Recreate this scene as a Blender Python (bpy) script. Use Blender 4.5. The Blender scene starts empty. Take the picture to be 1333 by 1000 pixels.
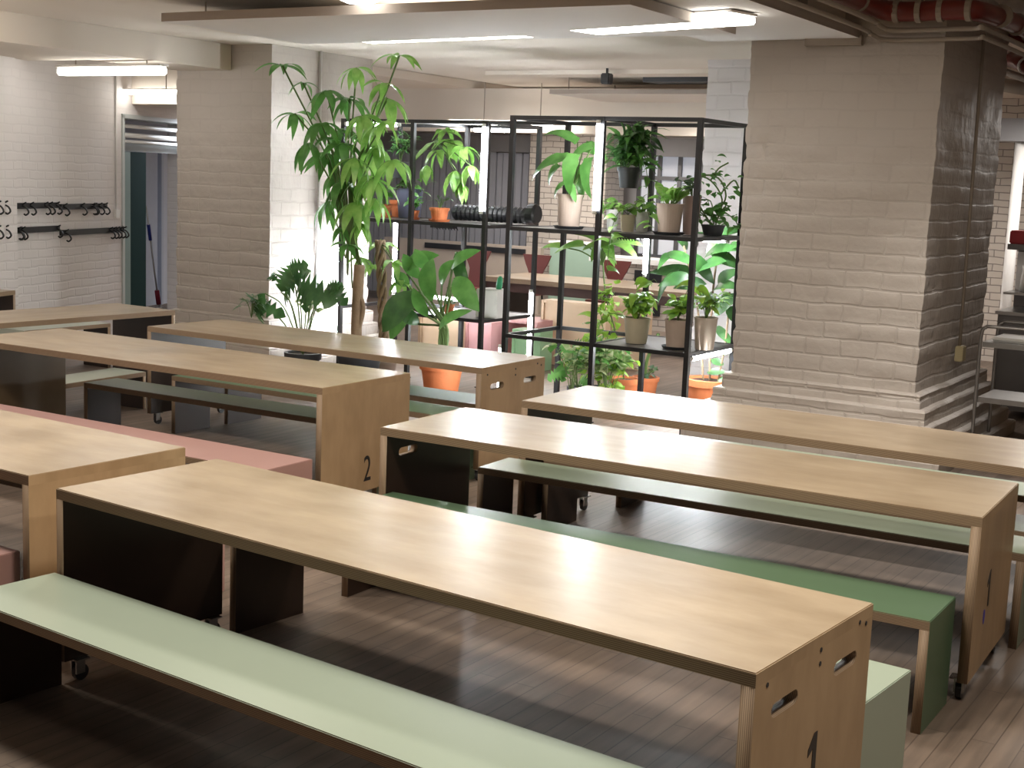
import bpy, bmesh, math, random
from mathutils import Vector, Matrix
import numpy as np
random.seed(7)
sc = bpy.context.scene
COL = sc.collection
# ------------------------------------------------------------ camera, world, exposure
F_PX, PITCH, ROLL, YAW, CAM_H = 1779.7, 0.148898, 0.03995, -0.551786, 1.9527
_fw = Vector((math.sin(YAW)*math.cos(PITCH), math.cos(YAW)*math.cos(PITCH), -math.sin(PITCH)))
_r0 = Vector((math.cos(YAW), -math.sin(YAW), 0)); _u0 = _r0.cross(_fw)
_R = _r0*math.cos(ROLL) + _u0*math.sin(ROLL); _U = -_r0*math.sin(ROLL) + _u0*math.cos(ROLL)
C0 = Vector((0, 0, CAM_H))
cd = bpy.data.cameras.new('camera'); cam = bpy.data.objects.new('camera', cd); COL.objects.link(cam)
cd.sensor_width = 36; cd.sensor_fit = 'HORIZONTAL'; cd.lens = F_PX/1333*36; cd.clip_end = 100; cd.clip_start = .05
cam.matrix_world = Matrix.Translation(C0) @ Matrix((_R, _U, -_fw)).transposed().to_4x4()
sc.camera = cam
sc.view_settings.view_transform = 'Standard'; sc.view_settings.look = 'None'
sc.view_settings.gamma = 1; sc.view_settings.exposure = 0.0
sc.cycles.use_denoising = True; sc.cycles.denoiser = 'OPENIMAGEDENOISE'; sc.cycles.denoising_prefilter = 'ACCURATE'; sc.cycles.blur_glossy = 1.0
sc.cycles.max_bounces = 8; sc.cycles.diffuse_bounces = 4; sc.cycles.glossy_bounces = 3
sc.cycles.sample_clamp_indirect = 2.5; sc.cycles.caustics_reflective = False; sc.cycles.caustics_refractive = False
w = bpy.data.worlds.new('world'); sc.world = w; w.use_nodes = True
w.node_tree.nodes['Background'].inputs[0].default_value = (1, .93, .86, 1)
w.node_tree.nodes['Background'].inputs[1].default_value = 0.10

def area_lamp(name, loc, size, energy, color, rot=(0, 0, 0), sy=None, spread=None):
    l = bpy.data.lights.new(name, 'AREA'); l.shape = 'RECTANGLE'; l.size = size; l.size_y = sy or size
    l.energy = energy; l.color = color
    if spread: l.spread = spread
    o = bpy.data.objects.new(name, l); COL.objects.link(o); o.location = loc; o.rotation_euler = rot
    return o
# ceiling downlights over the seating (warm) and in the rear rooms
WARM = (1, .92, .80); NEUT = (1, .94, .88); COOL = (.93, .97, 1)
for lx, ly, lz, le, lc in ((-5.3, 3.55, 3.08, 50, WARM), (-2.3, 3.5, 3.35, 58, WARM), (-0.2, 3.7, 3.35, 58, WARM), (-8.2, 5.6, 2.82, 34, NEUT),
                           (-5.2, 5.6, 3.08, 29, WARM), (-2.2, 5.6, 3.35, 42, WARM), (-0.6, 7.4, 3.35, 16, WARM), (-2.6, 1.6, 3.35, 7, WARM)):
    area_lamp('ceiling_light_row', (lx, ly, lz), .4, le, lc)
area_lamp('added_spot', (-2.1, 8.5, 3.3), .2, 26, NEUT, spread=1.6)  # added lamp, grazes the pillar's ledges from above
area_lamp('added_spot', (-7.3, 3.6, 3.0), .4, 16, WARM, rot=(0, math.radians(84), 0), spread=1.7)  # added fill turned sideways to brighten the soffit face
area_lamp('added_spot', (-7.6, 6.2, 3.0), .4, 14, WARM, rot=(0, math.radians(84), 0), spread=1.5)  # second added fill for the soffit face
area_lamp('added_panel_fill', (-5.4, 7.9, 3.045), 1.2, 7, WARM, rot=(math.pi, 0, 0))  # unseen lamp added to lift the dark ceiling above the panel
area_lamp('ceiling_light_rear', (-9.5, 16.0, 2.7), 2.0, 140, NEUT)
area_lamp('ceiling_light_rear', (-6.0, 14.5, 2.7), 1.5, 90, NEUT)
area_lamp('ceiling_light_kitchen', (-2.2, 14.5, 2.8), 1.0, 90, NEUT)
area_lamp('ceiling_light_corridor', (-12.2, 12.6, 2.5), .8, 130, (.80, .88, 1))

# ------------------------------------------------------------ helpers
def V(*a): return Vector(a)
def ray(px, py): return _fw*F_PX + _R*(px-666.5) + _U*(500-py)
def PY(px, py, Y): d = ray(px, py); return C0 + d*(Y/d.y)
def PX(px, py, X): d = ray(px, py); return C0 + d*(X/d.x)
def PZ(px, py, z): d = ray(px, py); return C0 + d*((z-CAM_H)/d.z)

def link(name, bm, mats, parent=None, loc=None, smooth=False):
    me = bpy.data.meshes.new(name)
    bmesh.ops.recalc_face_normals(bm, faces=bm.faces)
    bm.to_mesh(me); bm.free()
    if not isinstance(mats, (list, tuple)): mats = [mats]
    for m in mats: me.materials.append(m)
    if smooth:
        for p in me.polygons: p.use_smooth = True
    o = bpy.data.objects.new(name, me); COL.objects.link(o)
    if parent: o.parent = parent
    if loc is not None: o.location = loc
    return o
def tag(o, label=None, cat=None, group=None, kind=None):
    if label: o['label'] = label
    if cat: o['category'] = cat
    if group: o['group'] = group
    if kind: o['kind'] = kind
    return o
def thing(name, label, cat, loc=(0, 0, 0), rz=0, group=None):
    o = bpy.data.objects.new(name, None); COL.objects.link(o); o.location = loc; o.rotation_euler = (0, 0, rz)
    o.empty_display_size = .1
    return tag(o, label, cat, group)
def struct(name, bm, m, **k): return tag(link(name, bm, m, **k), kind='structure')
def box(bm, x0, x1, y0, y1, z0, z1, M=None):
    vs = [bm.verts.new((x, y, z)) for z in (z0, z1) for y in (y0, y1) for x in (x0, x1)]
    fs = [bm.faces.new([vs[i] for i in q]) for q in ((0, 2, 3, 1), (4, 5, 7, 6), (0, 1, 5, 4), (2, 6, 7, 3), (0, 4, 6, 2), (1, 3, 7, 5))]
    if M is not None: bmesh.ops.transform(bm, matrix=M, verts=vs)
    return fs
def nb(): return bmesh.new()
def bxm(*a, bevel=0, M=None):
    bm = nb(); box(bm, *a, M=M)
    if bevel: bmesh.ops.bevel(bm, geom=bm.edges[:], offset=bevel, segments=2, affect='EDGES')
    return bm
def tube(bm, pts, rad, seg=8, cap=True):
    pts = [Vector(p) for p in pts]; n = len(pts); rings = []
    if not isinstance(rad, (list, tuple)): rad = [rad]*n
    ref = None
    for i, p in enumerate(pts):
        t = (pts[min(i+1, n-1)]-pts[max(i-1, 0)]).normalized()
        if ref is None: ref = t.orthogonal().normalized()
        ref = (ref - t*ref.dot(t)); ref = ref.normalized() if ref.length > 1e-6 else t.orthogonal().normalized()
        b = t.cross(ref)
        rings.append([bm.verts.new(p + (ref*math.cos(a)+b*math.sin(a))*rad[i]) for a in [2*math.pi*k/seg for k in range(seg)]])
    for a, b in zip(rings, rings[1:]):
        for k in range(seg): bm.faces.new((a[k], a[(k+1) % seg], b[(k+1) % seg], b[k]))
    if cap: bm.faces.new(rings[0][::-1]); bm.faces.new(rings[-1])
def lathe(bm, prof, seg=28, c=(0, 0, 0)):
    c = Vector(c); rings = []
    for r, z in prof:
        rings.append([bm.verts.new(c+V(r*math.cos(2*math.pi*k/seg), r*math.sin(2*math.pi*k/seg), z)) for k in range(seg)] if r > 1e-5 else [bm.verts.new(c+V(0, 0, z))])
    for a, b in zip(rings, rings[1:]):
        for k in range(seg):
            k2 = (k+1) % seg
            if len(a) == 1 and len(b) == 1: continue
            if len(a) == 1: bm.faces.new((a[0], b[k2], b[k]))
            elif len(b) == 1: bm.faces.new((a[k], a[k2], b[0]))
            else: bm.faces.new((a[k], a[k2], b[k2], b[k]))
def smooth_path(pts, n=6):
    pts = [Vector(p) for p in pts]
    if len(pts) < 3: return pts
    out = []
    P = [pts[0]*2-pts[1]]+pts+[pts[-1]*2-pts[-2]]
    for i in range(1, len(P)-2):
        p0, p1, p2, p3 = P[i-1:i+3]
        for k in range(n):
            t = k/n
            out.append(.5*((2*p1)+(p2-p0)*t+(2*p0-5*p1+4*p2-p3)*t*t+(-p0+3*p1-3*p2+p3)*t**3))
    out.append(pts[-1]); return out

# ------------------------------------------------------------ materials
def new_mat(name):
    m = bpy.data.materials.new(name); m.use_nodes = True; nt = m.node_tree
    return m, nt, nt.nodes['Principled BSDF']
def N(nt, t, **k):
    n = nt.nodes.new(t)
    for a, b in k.items(): setattr(n, a, b)
    return n
def plain(name, col, rough=.6, metal=0, var=.06, scale=8, bump=0, bscale=60, coat=0):
    m, nt, b = new_mat(name)
    tc = N(nt, 'ShaderNodeTexCoord'); no = N(nt, 'ShaderNodeTexNoise'); no.inputs['Scale'].default_value = scale; no.inputs['Detail'].default_value = 5
    nt.links.new(tc.outputs['Object'], no.inputs['Vector'])
    r = N(nt, 'ShaderNodeMapRange'); r.inputs[3].default_value = 1-var; r.inputs[4].default_value = 1+var
    nt.links.new(no.outputs['Fac'], r.inputs[0])
    mx = N(nt, 'ShaderNodeMix', data_type='RGBA', blend_type='MULTIPLY'); mx.inputs[0].default_value = 1
    mx.inputs[6].default_value = (*col, 1); nt.links.new(r.outputs[0], mx.inputs[7]); nt.links.new(mx.outputs[2], b.inputs['Base Color'])
    b.inputs['Roughness'].default_value = rough; b.inputs['Metallic'].default_value = metal
    if coat: b.inputs['Coat Weight'].default_value = coat; b.inputs['Coat Roughness'].default_value = .15
    if bump:
        n2 = N(nt, 'ShaderNodeTexNoise'); n2.inputs['Scale'].default_value = bscale; n2.inputs['Detail'].default_value = 4
        nt.links.new(tc.outputs['Object'], n2.inputs['Vector'])
        bp = N(nt, 'ShaderNodeBump'); bp.inputs['Strength'].default_value = bump; bp.inputs['Distance'].default_value = .01
        nt.links.new(n2.outputs['Fac'], bp.inputs['Height']); nt.links.new(bp.outputs[0], b.inputs['Normal'])
    return m
def emis(name, col, s):
    m, nt, b = new_mat(name); b.inputs['Base Color'].default_value = (.8, .8, .8, 1)
    b.inputs['Emission Color'].default_value = (*col, 1); b.inputs['Emission Strength'].default_value = s
    return m
def ply(name, c1, c2, rough, axis='X'):
    m, nt, b = new_mat(name)
    tc = N(nt, 'ShaderNodeTexCoord'); mp = N(nt, 'ShaderNodeMapping')
    oi = N(nt, 'ShaderNodeObjectInfo'); 
    mp.inputs['Scale'].default_value = {'X': (1.1, 3.2, 3.2), 'Z': (3.5, 3.5, 1.1)}[axis]
    ad = N(nt, 'ShaderNodeVectorMath', operation='ADD'); ml = N(nt, 'ShaderNodeMath', operation='MULTIPLY'); ml.inputs[1].default_value = 37
    nt.links.new(oi.outputs['Random'], ml.inputs[0]); nt.links.new(tc.outputs['Object'], ad.inputs[0]); nt.links.new(ml.outputs[0], ad.inputs[1])
    nt.links.new(ad.outputs[0], mp.inputs['Vector'])
    no = N(nt, 'ShaderNodeTexNoise'); no.inputs['Scale'].default_value = 2.2; no.inputs['Detail'].default_value = 5; no.inputs['Distortion'].default_value = .0; no.inputs['Roughness'].default_value = .6
    nt.links.new(mp.outputs[0], no.inputs['Vector'])
    n2 = N(nt, 'ShaderNodeTexNoise'); n2.inputs['Scale'].default_value = 2.0; n2.inputs['Detail'].default_value = 3
    nt.links.new(ad.outputs[0], n2.inputs['Vector'])
    a = N(nt, 'ShaderNodeMath', operation='ADD'); nt.links.new(no.outputs['Fac'], a.inputs[0]); nt.links.new(n2.outputs['Fac'], a.inputs[1])
    cr = N(nt, 'ShaderNodeValToRGB'); cr.color_ramp.elements[0].position = .38; cr.color_ramp.elements[1].position = .60
    h = N(nt, 'ShaderNodeMath', operation='MULTIPLY'); h.inputs[1].default_value = .5; nt.links.new(a.outputs[0], h.inputs[0])
    cr.color_ramp.elements[0].color = (*c2, 1); cr.color_ramp.elements[1].color = (*c1, 1)
    nt.links.new(h.outputs[0], cr.inputs[0]); nt.links.new(cr.outputs[0], b.inputs['Base Color'])
    rr = N(nt, 'ShaderNodeMapRange'); rr.inputs[1].default_value = .35; rr.inputs[2].default_value = .7; rr.inputs[3].default_value = rough-.06; rr.inputs[4].default_value = rough+.10
    nt.links.new(n2.outputs['Fac'], rr.inputs[0]); nt.links.new(rr.outputs[0], b.inputs['Roughness'])
    b.inputs['Coat Weight'].default_value = .7 if axis == 'X' else .25; b.inputs['Coat Roughness'].default_value = .24
    bp = N(nt, 'ShaderNodeBump'); bp.inputs['Strength'].default_value = .05; bp.inputs['Distance'].default_value = .004
    nt.links.new(no.outputs['Fac'], bp.inputs['Height']); nt.links.new(bp.outputs[0], b.inputs['Normal'])
    return m
def ply_edge(name, axis):
    m, nt, b = new_mat(name)
    tc = N(nt, 'ShaderNodeTexCoord'); sp = N(nt, 'ShaderNodeSeparateXYZ'); nt.links.new(tc.outputs['Object'], sp.inputs[0])
    s = N(nt, 'ShaderNodeMath', operation='MULTIPLY'); s.inputs[1].default_value = 2*math.pi/.0055; nt.links.new(sp.outputs[axis], s.inputs[0])
    si = N(nt, 'ShaderNodeMath', operation='SINE'); nt.links.new(s.outputs[0], si.inputs[0])
    cr = N(nt, 'ShaderNodeValToRGB'); cr.color_ramp.elements[0].position = .1; cr.color_ramp.elements[1].position = .6
    cr.color_ramp.elements[0].color = (.20, .13, .08, 1); cr.color_ramp.elements[1].color = (.36, .26, .165, 1)
    nt.links.new(si.outputs[0], cr.inputs[0]); nt.links.new(cr.outputs[0], b.inputs['Base Color']); b.inputs['Roughness'].default_value = .6
    return m
def brick_wall(name, col, course=.128, length=.27, mortar=None, bump=.6, rough=.55, msize=.012, lump=.25, fade=None, dist=.012, mcol=None):
    m, nt, b = new_mat(name)
    tc = N(nt, 'ShaderNodeTexCoord'); sp = N(nt, 'ShaderNodeSeparateXYZ'); nt.links.new(tc.outputs['Object'], sp.inputs[0])
    ad = N(nt, 'ShaderNodeMath', operation='ADD'); nt.links.new(sp.outputs[0], ad.inputs[0]); nt.links.new(sp.outputs[1], ad.inputs[1])
    cb = N(nt, 'ShaderNodeCombineXYZ'); nt.links.new(ad.outputs[0], cb.inputs[0]); nt.links.new(sp.outputs[2], cb.inputs[1])
    wn = N(nt, 'ShaderNodeTexNoise'); wn.inputs['Scale'].default_value = 3.5; nt.links.new(tc.outputs['Object'], wn.inputs['Vector'])
    wv = N(nt, 'ShaderNodeVectorMath', operation='SCALE'); wv.inputs['Scale'].default_value = .04; nt.links.new(wn.outputs['Color'], wv.inputs[0])
    va = N(nt, 'ShaderNodeVectorMath', operation='ADD'); nt.links.new(cb.outputs[0], va.inputs[0]); nt.links.new(wv.outputs[0], va.inputs[1])
    br = N(nt, 'ShaderNodeTexBrick'); br.inputs['Scale'].default_value = 1; br.inputs['Brick Width'].default_value = length; br.inputs['Row Height'].default_value = course
    br.inputs['Mortar Size'].default_value = msize; br.inputs['Mortar Smooth'].default_value = .6
    br.inputs['Color1'].default_value = (*col, 1); br.inputs['Color2'].default_value = (*[c*.965 for c in col], 1)
    br.inputs['Mortar'].default_value = (*(mcol or [c*.95 for c in col]), 1)
    nt.links.new(va.outputs[0], br.inputs['Vector']); nt.links.new(br.outputs['Color'], b.inputs['Base Color'])
    n2 = N(nt, 'ShaderNodeTexNoise'); n2.inputs['Scale'].default_value = 8; n2.inputs['Detail'].default_value = 6; nt.links.new(tc.outputs['Object'], n2.inputs['Vector'])
    iv = N(nt, 'ShaderNodeMath', operation='SUBTRACT'); iv.inputs[0].default_value = 1; nt.links.new(br.outputs['Fac'], iv.inputs[1])
    if fade:   # plaster hides the joints above z = fade
        mr = N(nt, 'ShaderNodeMapRange'); mr.inputs[1].default_value = fade-.6; mr.inputs[2].default_value = fade+.5; mr.inputs[3].default_value = 1; mr.inputs[4].default_value = .12
        nt.links.new(sp.outputs[2], mr.inputs[0])
        mm = N(nt, 'ShaderNodeMath', operation='MULTIPLY'); nt.links.new(iv.outputs[0], mm.inputs[0]); nt.links.new(mr.outputs[0], mm.inputs[1]); iv = mm
    nm = N(nt, 'ShaderNodeMath', operation='MULTIPLY_ADD'); nm.inputs[1].default_value = lump*4; nt.links.new(n2.outputs['Fac'], nm.inputs[0]); nt.links.new(iv.outputs[0], nm.inputs[2])
    bp = N(nt, 'ShaderNodeBump'); bp.inputs['Strength'].default_value = bump; bp.inputs['Distance'].default_value = dist
    nt.links.new(nm.outputs[0], bp.inputs['Height']); nt.links.new(bp.outputs[0], b.inputs['Normal']); b.inputs['Roughness'].default_value = rough
    return m
def leaf_mat(name, c, c2, rough=.38, trans=.35):
    m, nt, b = new_mat(name); out = nt.nodes['Material Output']
    tc = N(nt, 'ShaderNodeTexCoord'); no = N(nt, 'ShaderNodeTexNoise'); no.inputs['Scale'].default_value = 9; no.inputs['Detail'].default_value = 3
    nt.links.new(tc.outputs['Object'], no.inputs['Vector'])
    cr = N(nt, 'ShaderNodeValToRGB'); cr.color_ramp.elements[0].position = .35; cr.color_ramp.elements[1].position = .68
    cr.color_ramp.elements[0].color = (*c, 1); cr.color_ramp.elements[1].color = (*c2, 1)
    nt.links.new(no.outputs['Fac'], cr.inputs[0]); nt.links.new(cr.outputs[0], b.inputs['Base Color']); b.inputs['Roughness'].default_value = rough
    tr = N(nt, 'ShaderNodeBsdfTranslucent'); nt.links.new(cr.outputs[0], tr.inputs[0])
    mx = N(nt, 'ShaderNodeMixShader'); mx.inputs[0].default_value = trans
    nt.links.new(b.outputs[0], mx.inputs[1]); nt.links.new(tr.outputs[0], mx.inputs[2]); nt.links.new(mx.outputs[0], out.inputs[0])
    return m
def floor_mat():
    m, nt, b = new_mat('floor_planks')
    tc = N(nt, 'ShaderNodeTexCoord'); mp = N(nt, 'ShaderNodeMapping'); mp.inputs['Rotation'].default_value = (0, 0, math.radians(90))
    nt.links.new(tc.outputs['Object'], mp.inputs[0])
    br = N(nt, 'ShaderNodeTexBrick'); br.inputs['Scale'].default_value = 1; br.inputs['Brick Width'].default_value = 1.1; br.inputs['Row Height'].default_value = .085
    br.inputs['Mortar Size'].default_value = .0025; br.inputs['Color1'].default_value = (.168, .126, .098, 1); br.inputs['Color2'].default_value = (.140, .104, .080, 1); br.inputs['Mortar'].default_value = (.085, .062, .048, 1)
    nt.links.new(mp.outputs[0], br.inputs['Vector'])
    m2 = N(nt, 'ShaderNodeMapping'); m2.inputs['Scale'].default_value = (12, .9, 1); nt.links.new(tc.outputs['Object'], m2.inputs[0])
    no = N(nt, 'ShaderNodeTexNoise'); no.inputs['Scale'].default_value = 1.6; no.inputs['Detail'].default_value = 8; nt.links.new(m2.outputs[0], no.inputs['Vector'])
    n3 = N(nt, 'ShaderNodeTexNoise'); n3.inputs['Scale'].default_value = 1.3; n3.inputs['Detail'].default_value = 4; nt.links.new(tc.outputs['Object'], n3.inputs['Vector'])
    s = N(nt, 'ShaderNodeMath', operation='ADD'); nt.links.new(no.outputs['Fac'], s.inputs[0]); nt.links.new(n3.outputs['Fac'], s.inputs[1])
    r = N(nt, 'ShaderNodeMapRange'); r.inputs[1].default_value = .7; r.inputs[2].default_value = 1.35; r.inputs[3].default_value = .7; r.inputs[4].default_value = 1.6; nt.links.new(s.outputs[0], r.inputs[0])
    mx = N(nt, 'ShaderNodeMix', data_type='RGBA', blend_type='MULTIPLY'); mx.inputs[0].default_value = 1
    nt.links.new(br.outputs['Color'], mx.inputs[6]); nt.links.new(r.outputs[0], mx.inputs[7]); nt.links.new(mx.outputs[2], b.inputs['Base Color'])
    rr = N(nt, 'ShaderNodeMapRange'); rr.inputs[3].default_value = .31; rr.inputs[4].default_value = .6; nt.links.new(n3.outputs['Fac'], rr.inputs[0]); nt.links.new(rr.outputs[0], b.inputs['Roughness'])
    bp = N(nt, 'ShaderNodeBump'); bp.inputs['Strength'].default_value = .25; bp.inputs['Distance'].default_value = .004
    nt.links.new(no.outputs['Fac'], bp.inputs['Height']); nt.links.new(bp.outputs[0], b.inputs['Normal'])
    return m

M_floor = floor_mat()
M_pillar = brick_wall('painted_brick_rough', (.50, .45, .405), fade=1.7, lump=.55, bump=.5, dist=.013)
M_white_brick = brick_wall('white_painted_brick', (.78, .74, .74), lump=.15, bump=.35, dist=.010)
M_wall = brick_wall('painted_brick_wall', (.78, .735, .715), course=.085, length=.27, bump=.35, lump=.12, fade=1.9, dist=.008)
M_ceil = plain('painted_ceiling', (.76, .69, .61), .8, var=.04, scale=1.5, bump=.15, bscale=6)
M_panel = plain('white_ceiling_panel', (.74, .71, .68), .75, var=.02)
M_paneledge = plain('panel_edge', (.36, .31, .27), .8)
M_tile = brick_wall('glazed_brick_tile', (.52, .46, .40), course=.085, length=.25, bump=.3, rough=.3, msize=.008, lump=.03, mcol=(.2, .17, .15))
M_topface = ply('varnished_birch_ply', (.46, .355, .235), (.33, .24, .145), .40, 'X')
M_sideface = ply('birch_ply_side', (.50, .345, .20), (.38, .255, .14), .44, 'Z')
M_edge_h = ply_edge('ply_edge_layers_flat', 2); M_edge_v = ply_edge('ply_edge_layers_upright', 0)
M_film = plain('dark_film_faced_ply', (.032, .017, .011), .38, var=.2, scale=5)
M_film_lit = plain('film_faced_ply_lit', (.15, .10, .055), .4, var=.25, scale=4)  # same dark film, light falling on it put into a paler colour
M_black = plain('black_powder_coat', (.012, .012, .014), .4, var=.1)
M_chrome = plain('caster_steel', (.55, .55, .56), .25, metal=1)
M_rubber = plain('caster_rubber', (.03, .03, .035), .45)
M_steel = plain('brushed_steel', (.40, .39, .38), .35, metal=.9, var=.1)
M_steeld = plain('dark_steel', (.16, .155, .155), .4, metal=.6)
M_terra = plain('terracotta', (.62, .19, .07), .7, var=.12, scale=14, bump=.1)
M_beige = plain('beige_fibre_pot', (.42, .33, .27), .75, var=.1, bump=.1)
M_cream = plain('cream_pot', (.52, .46, .33), .6, var=.15)
M_white = plain('white_plastic', (.88, .87, .84), .45)
M_dark = plain('dark_pot', (.03, .032, .036), .5)
M_soil = plain('soil', (.05, .032, .022), .95, var=.3, scale=40, bump=.6)
M_blue = plain('blue_grey_pot', (.12, .13, .2), .5)
M_bark = plain('pale_bark', (.26, .18, .11), .8, var=.3, scale=18, bump=.4)
M_stem = plain('green_stem', (.10, .17, .045), .6)
M_L = {
 'dark': leaf_mat('leaf_dark', (.03, .10, .025), (.06, .16, .04), .30, .25),
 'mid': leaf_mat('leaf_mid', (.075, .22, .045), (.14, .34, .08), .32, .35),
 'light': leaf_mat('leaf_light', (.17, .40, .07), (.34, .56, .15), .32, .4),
 'lime': leaf_mat('leaf_lime', (.22, .42, .04), (.34, .52, .08), .45, .45),
 'varieg': leaf_mat('leaf_variegated', (.14, .30, .06), (.55, .58, .34), .45, .35),
 'grey': leaf_mat('leaf_greygreen', (.06, .13, .07), (.14, .22, .12), .4, .3)}
M_led = emis('led_tube_glow', (.93, .97, 1), 165)
M_fluo = emis('fluorescent_glow', (1, .97, .9), 10)
M_red = plain('red_lacquered_pipe', (.16, .02, .015), .35, var=.25)
M_grey = plain('grey_pipe', (.33, .28, .23), .55)

# ------------------------------------------------------------ the setting
bm = nb(); box(bm, -17, 5, -3, 21, -.05, 0); struct('floor', bm, M_floor)
ZC = 3.45
bm = nb(); box(bm, -17, 5, -3, 21, ZC, ZC+.1); struct('ceiling', bm, M_ceil)
bm = nb(); box(bm, -9.46, -4.41, -3, 9.02, 3.12, ZC-.001); box(bm, -9.46, -3.35, 9.021, 21, 3.12, ZC-.001); struct('ceiling_rear', bm, M_ceil)

def rough_pillar(name, x0, x1, y0, y1, z1, steps, stepz, out, mat, res=.032, amp=.0075):
    """a painted brick pillar on a stepped plinth, the surface dented course by course"""
    rnd = random.Random(3); bm = nb()
    course = .128
    jit = {}
    def jo(k, s):
        if (k, s) not in jit: jit[(k, s)] = rnd.uniform(-amp, amp)
        return jit[(k, s)]
    levels = []
    z = 0.0
    zs = [0.0]
    while zs[-1] < z1: zs.append(min(z1, zs[-1]+res))
    def offs(z):
        for i in range(steps):
            if z < stepz*(i+1)-1e-6: return out*(steps-i)
        return 0.0
    rings = []
    zz = []
    for z in zs:
        zz.append((z, offs(z)))
    full = []
    for i, (z, o) in enumerate(zz):
        if full and full[-1][1] != o:
            zb = round(z/stepz)*stepz
            full.append((zb-.012, full[-1][1])); full.append((zb, full[-1][1]-.012)); full.append((zb+.004, o))
        else: full.append((z, o))
    nx = max(4, int((x1-x0)/.07)); ny = max(4, int((y1-y0)/.07))
    for z, o in full:
        X0, X1, Y0, Y1 = x0-o, x1+o, y0-o, y1+o
        ring = []
        def add(x, y, nxx, nyy, corner=False):
            k = int(z/course); u = (x+y)
            j = int((u+(k % 2)*.135)/.27)
            fr = (z/course) % 1; joint = -.006 if (fr < .1 or fr > .93) else 0
            if z > 2.2: joint *= .3
            d = jo(k, j)+joint+rnd.uniform(-.0015, .0015)
            ring.append(bm.verts.new((x+nxx*d, y+nyy*d, z)))
        for i in range(nx): add(X0+(X1-X0)*i/nx, Y0, -.7 if i == 0 else 0, -1)
        for i in range(ny): add(X1, Y0+(Y1-Y0)*i/ny, 1, -.7 if i == 0 else 0)
        for i in range(nx): add(X1-(X1-X0)*i/nx, Y1, .7 if i == 0 else 0, 1)
        for i in range(ny): add(X0, Y1-(Y1-Y0)*i/ny, -1, .7 if i == 0 else 0)
        rings.append(ring)
    n = len(rings[0])
    for a, b in zip(rings, rings[1:]):
        for k in range(n): bm.faces.new((a[k], a[(k+1) % n], b[(k+1) % n], b[k]))
    bm.faces.new(rings[-1]); bm.faces.new(rings[0][::-1])
    o = struct(name, bm, mat, smooth=True); o.modifiers.new('edge', 'EDGE_SPLIT').split_angle = math.radians(38)
    return o
rough_pillar('wall_right_pillar', -4.05, -2.63, 9.8, 11.7, ZC, 5, .108, .055, M_pillar)
rough_pillar('wall_left_pillar', -10.2, -8.96, 10.0, 11.55, ZC, 4, .128, .045, M_pillar)
xw = PY(918, 150, 12.0).x
rough_pillar('wall_rear_pier', xw, -3.9, 12.0, 12.85, 3.119, 0, .1, .0, M_white_brick)
# low soffit on the left with its upright face, running on to the left pillar as a beam
bm = nb(); box(bm, -17, -9.47, -3, 8.85, 2.88, ZC); box(bm, -10.15, -9.47, 8.85, 9.99, 2.88, ZC); struct('ceiling_left_soffit', bm, M_ceil)
bm = nb(); box(bm, -17, -10.15, 8.86, 21, 3.1, 3.2); struct('ceiling_left_rear', bm, M_ceil)
bm = nb(); box(bm, -17, -10.16, 10.75, 13, 2.60, 3.09); struct('ceiling_low_step', bm, M_ceil)
# slab on the right, ending on the right pillar
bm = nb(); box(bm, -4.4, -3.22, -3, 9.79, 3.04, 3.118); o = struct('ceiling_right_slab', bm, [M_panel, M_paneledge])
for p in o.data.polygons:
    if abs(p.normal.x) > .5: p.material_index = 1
bm = nb(); box(bm, -3.62, -3.2, 9.74, 9.79, 2.99, 3.06); struct('trim_1', bm, M_grey)
# rear: ceiling, beam, bulkhead, back wall
a = PY(632, 82, 12.9); b_ = PY(930, 103, 12.9)
bm = nb(); box(bm, a.x, -3.4, 12.9, 13.3, PY(760, 96.5, 12.9).z, 3.119); struct('ceiling_cross_beam', bm, M_ceil)
bm = nb(); box(bm, -17, -4.5, 15.2, 15.4, PY(640, 172, 15.2).z, 3.1); struct('wall_bulkhead', bm, M_ceil)
M_back = plain('rear_wall_paint', (.5, .47, .46), .7)
bm = nb(); box(bm, -17, 5, 19.0, 19.2, 0, 3.2); struct('wall_back', bm, M_back)
bm = nb(); x0 = PY(690, 200, 18).x; x1 = PY(790, 200, 18).x; box(bm, x0, x1, 18, 18.6, 0, 3.2); struct('wall_tile_column', bm, M_tile)
bm = nb(); box(bm, -4.6, 5, 17.0, 17.15, 0, 3.2); struct('wall_kitchen', bm, M_tile)
bm = nb(); box(bm, 4.9, 5, -3, 21, 0, 3.45); struct('wall_right', bm, M_wall)
# left wall with the door opening; it runs along WD from WA
WA = V(-10.9, 8.6, 0); WD = V(-.33, .944, 0).normalized(); WN = V(WD.y, -WD.x, 0)   # WN points to the room
def wall_M():
    return Matrix.Translation(WA) @ Matrix((( WD.x, -WN.x, 0, 0), (WD.y, -WN.y, 0, 0), (0, 0, 1, 0), (0, 0, 0, 1)))
WM = wall_M()
def WP(s, d, z): return WA + WD*s + WN*d + V(0, 0, z)
def on_wall(px, py, d=0.0):
    r = ray(px, py); c = C0 - (WA+WN*d); t = -c.dot(WN)/r.dot(WN); p = C0 + r*t; q = p-WA
    return q.dot(WD), p.z
sd, _ = on_wall(160, 300); _, zd = on_wall(175, 154)
bm = nb(); box(bm, -8, sd, 0, .35, 0, 3.1); box(bm, sd, 5.5, 0, .35, zd, 3.1); box(bm, sd+1.75, 5.5, 0, .35, 0, zd)
o = struct('wall_left', bm, M_wall); o.matrix_world = WM
bm = nb(); box(bm, on_wall(15, 200)[0]-3, on_wall(15, 200)[0], -.05, -.001, 0, 3.1); o = struct('wall_left_pier', bm, M_wall); o.matrix_world = WM
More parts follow.
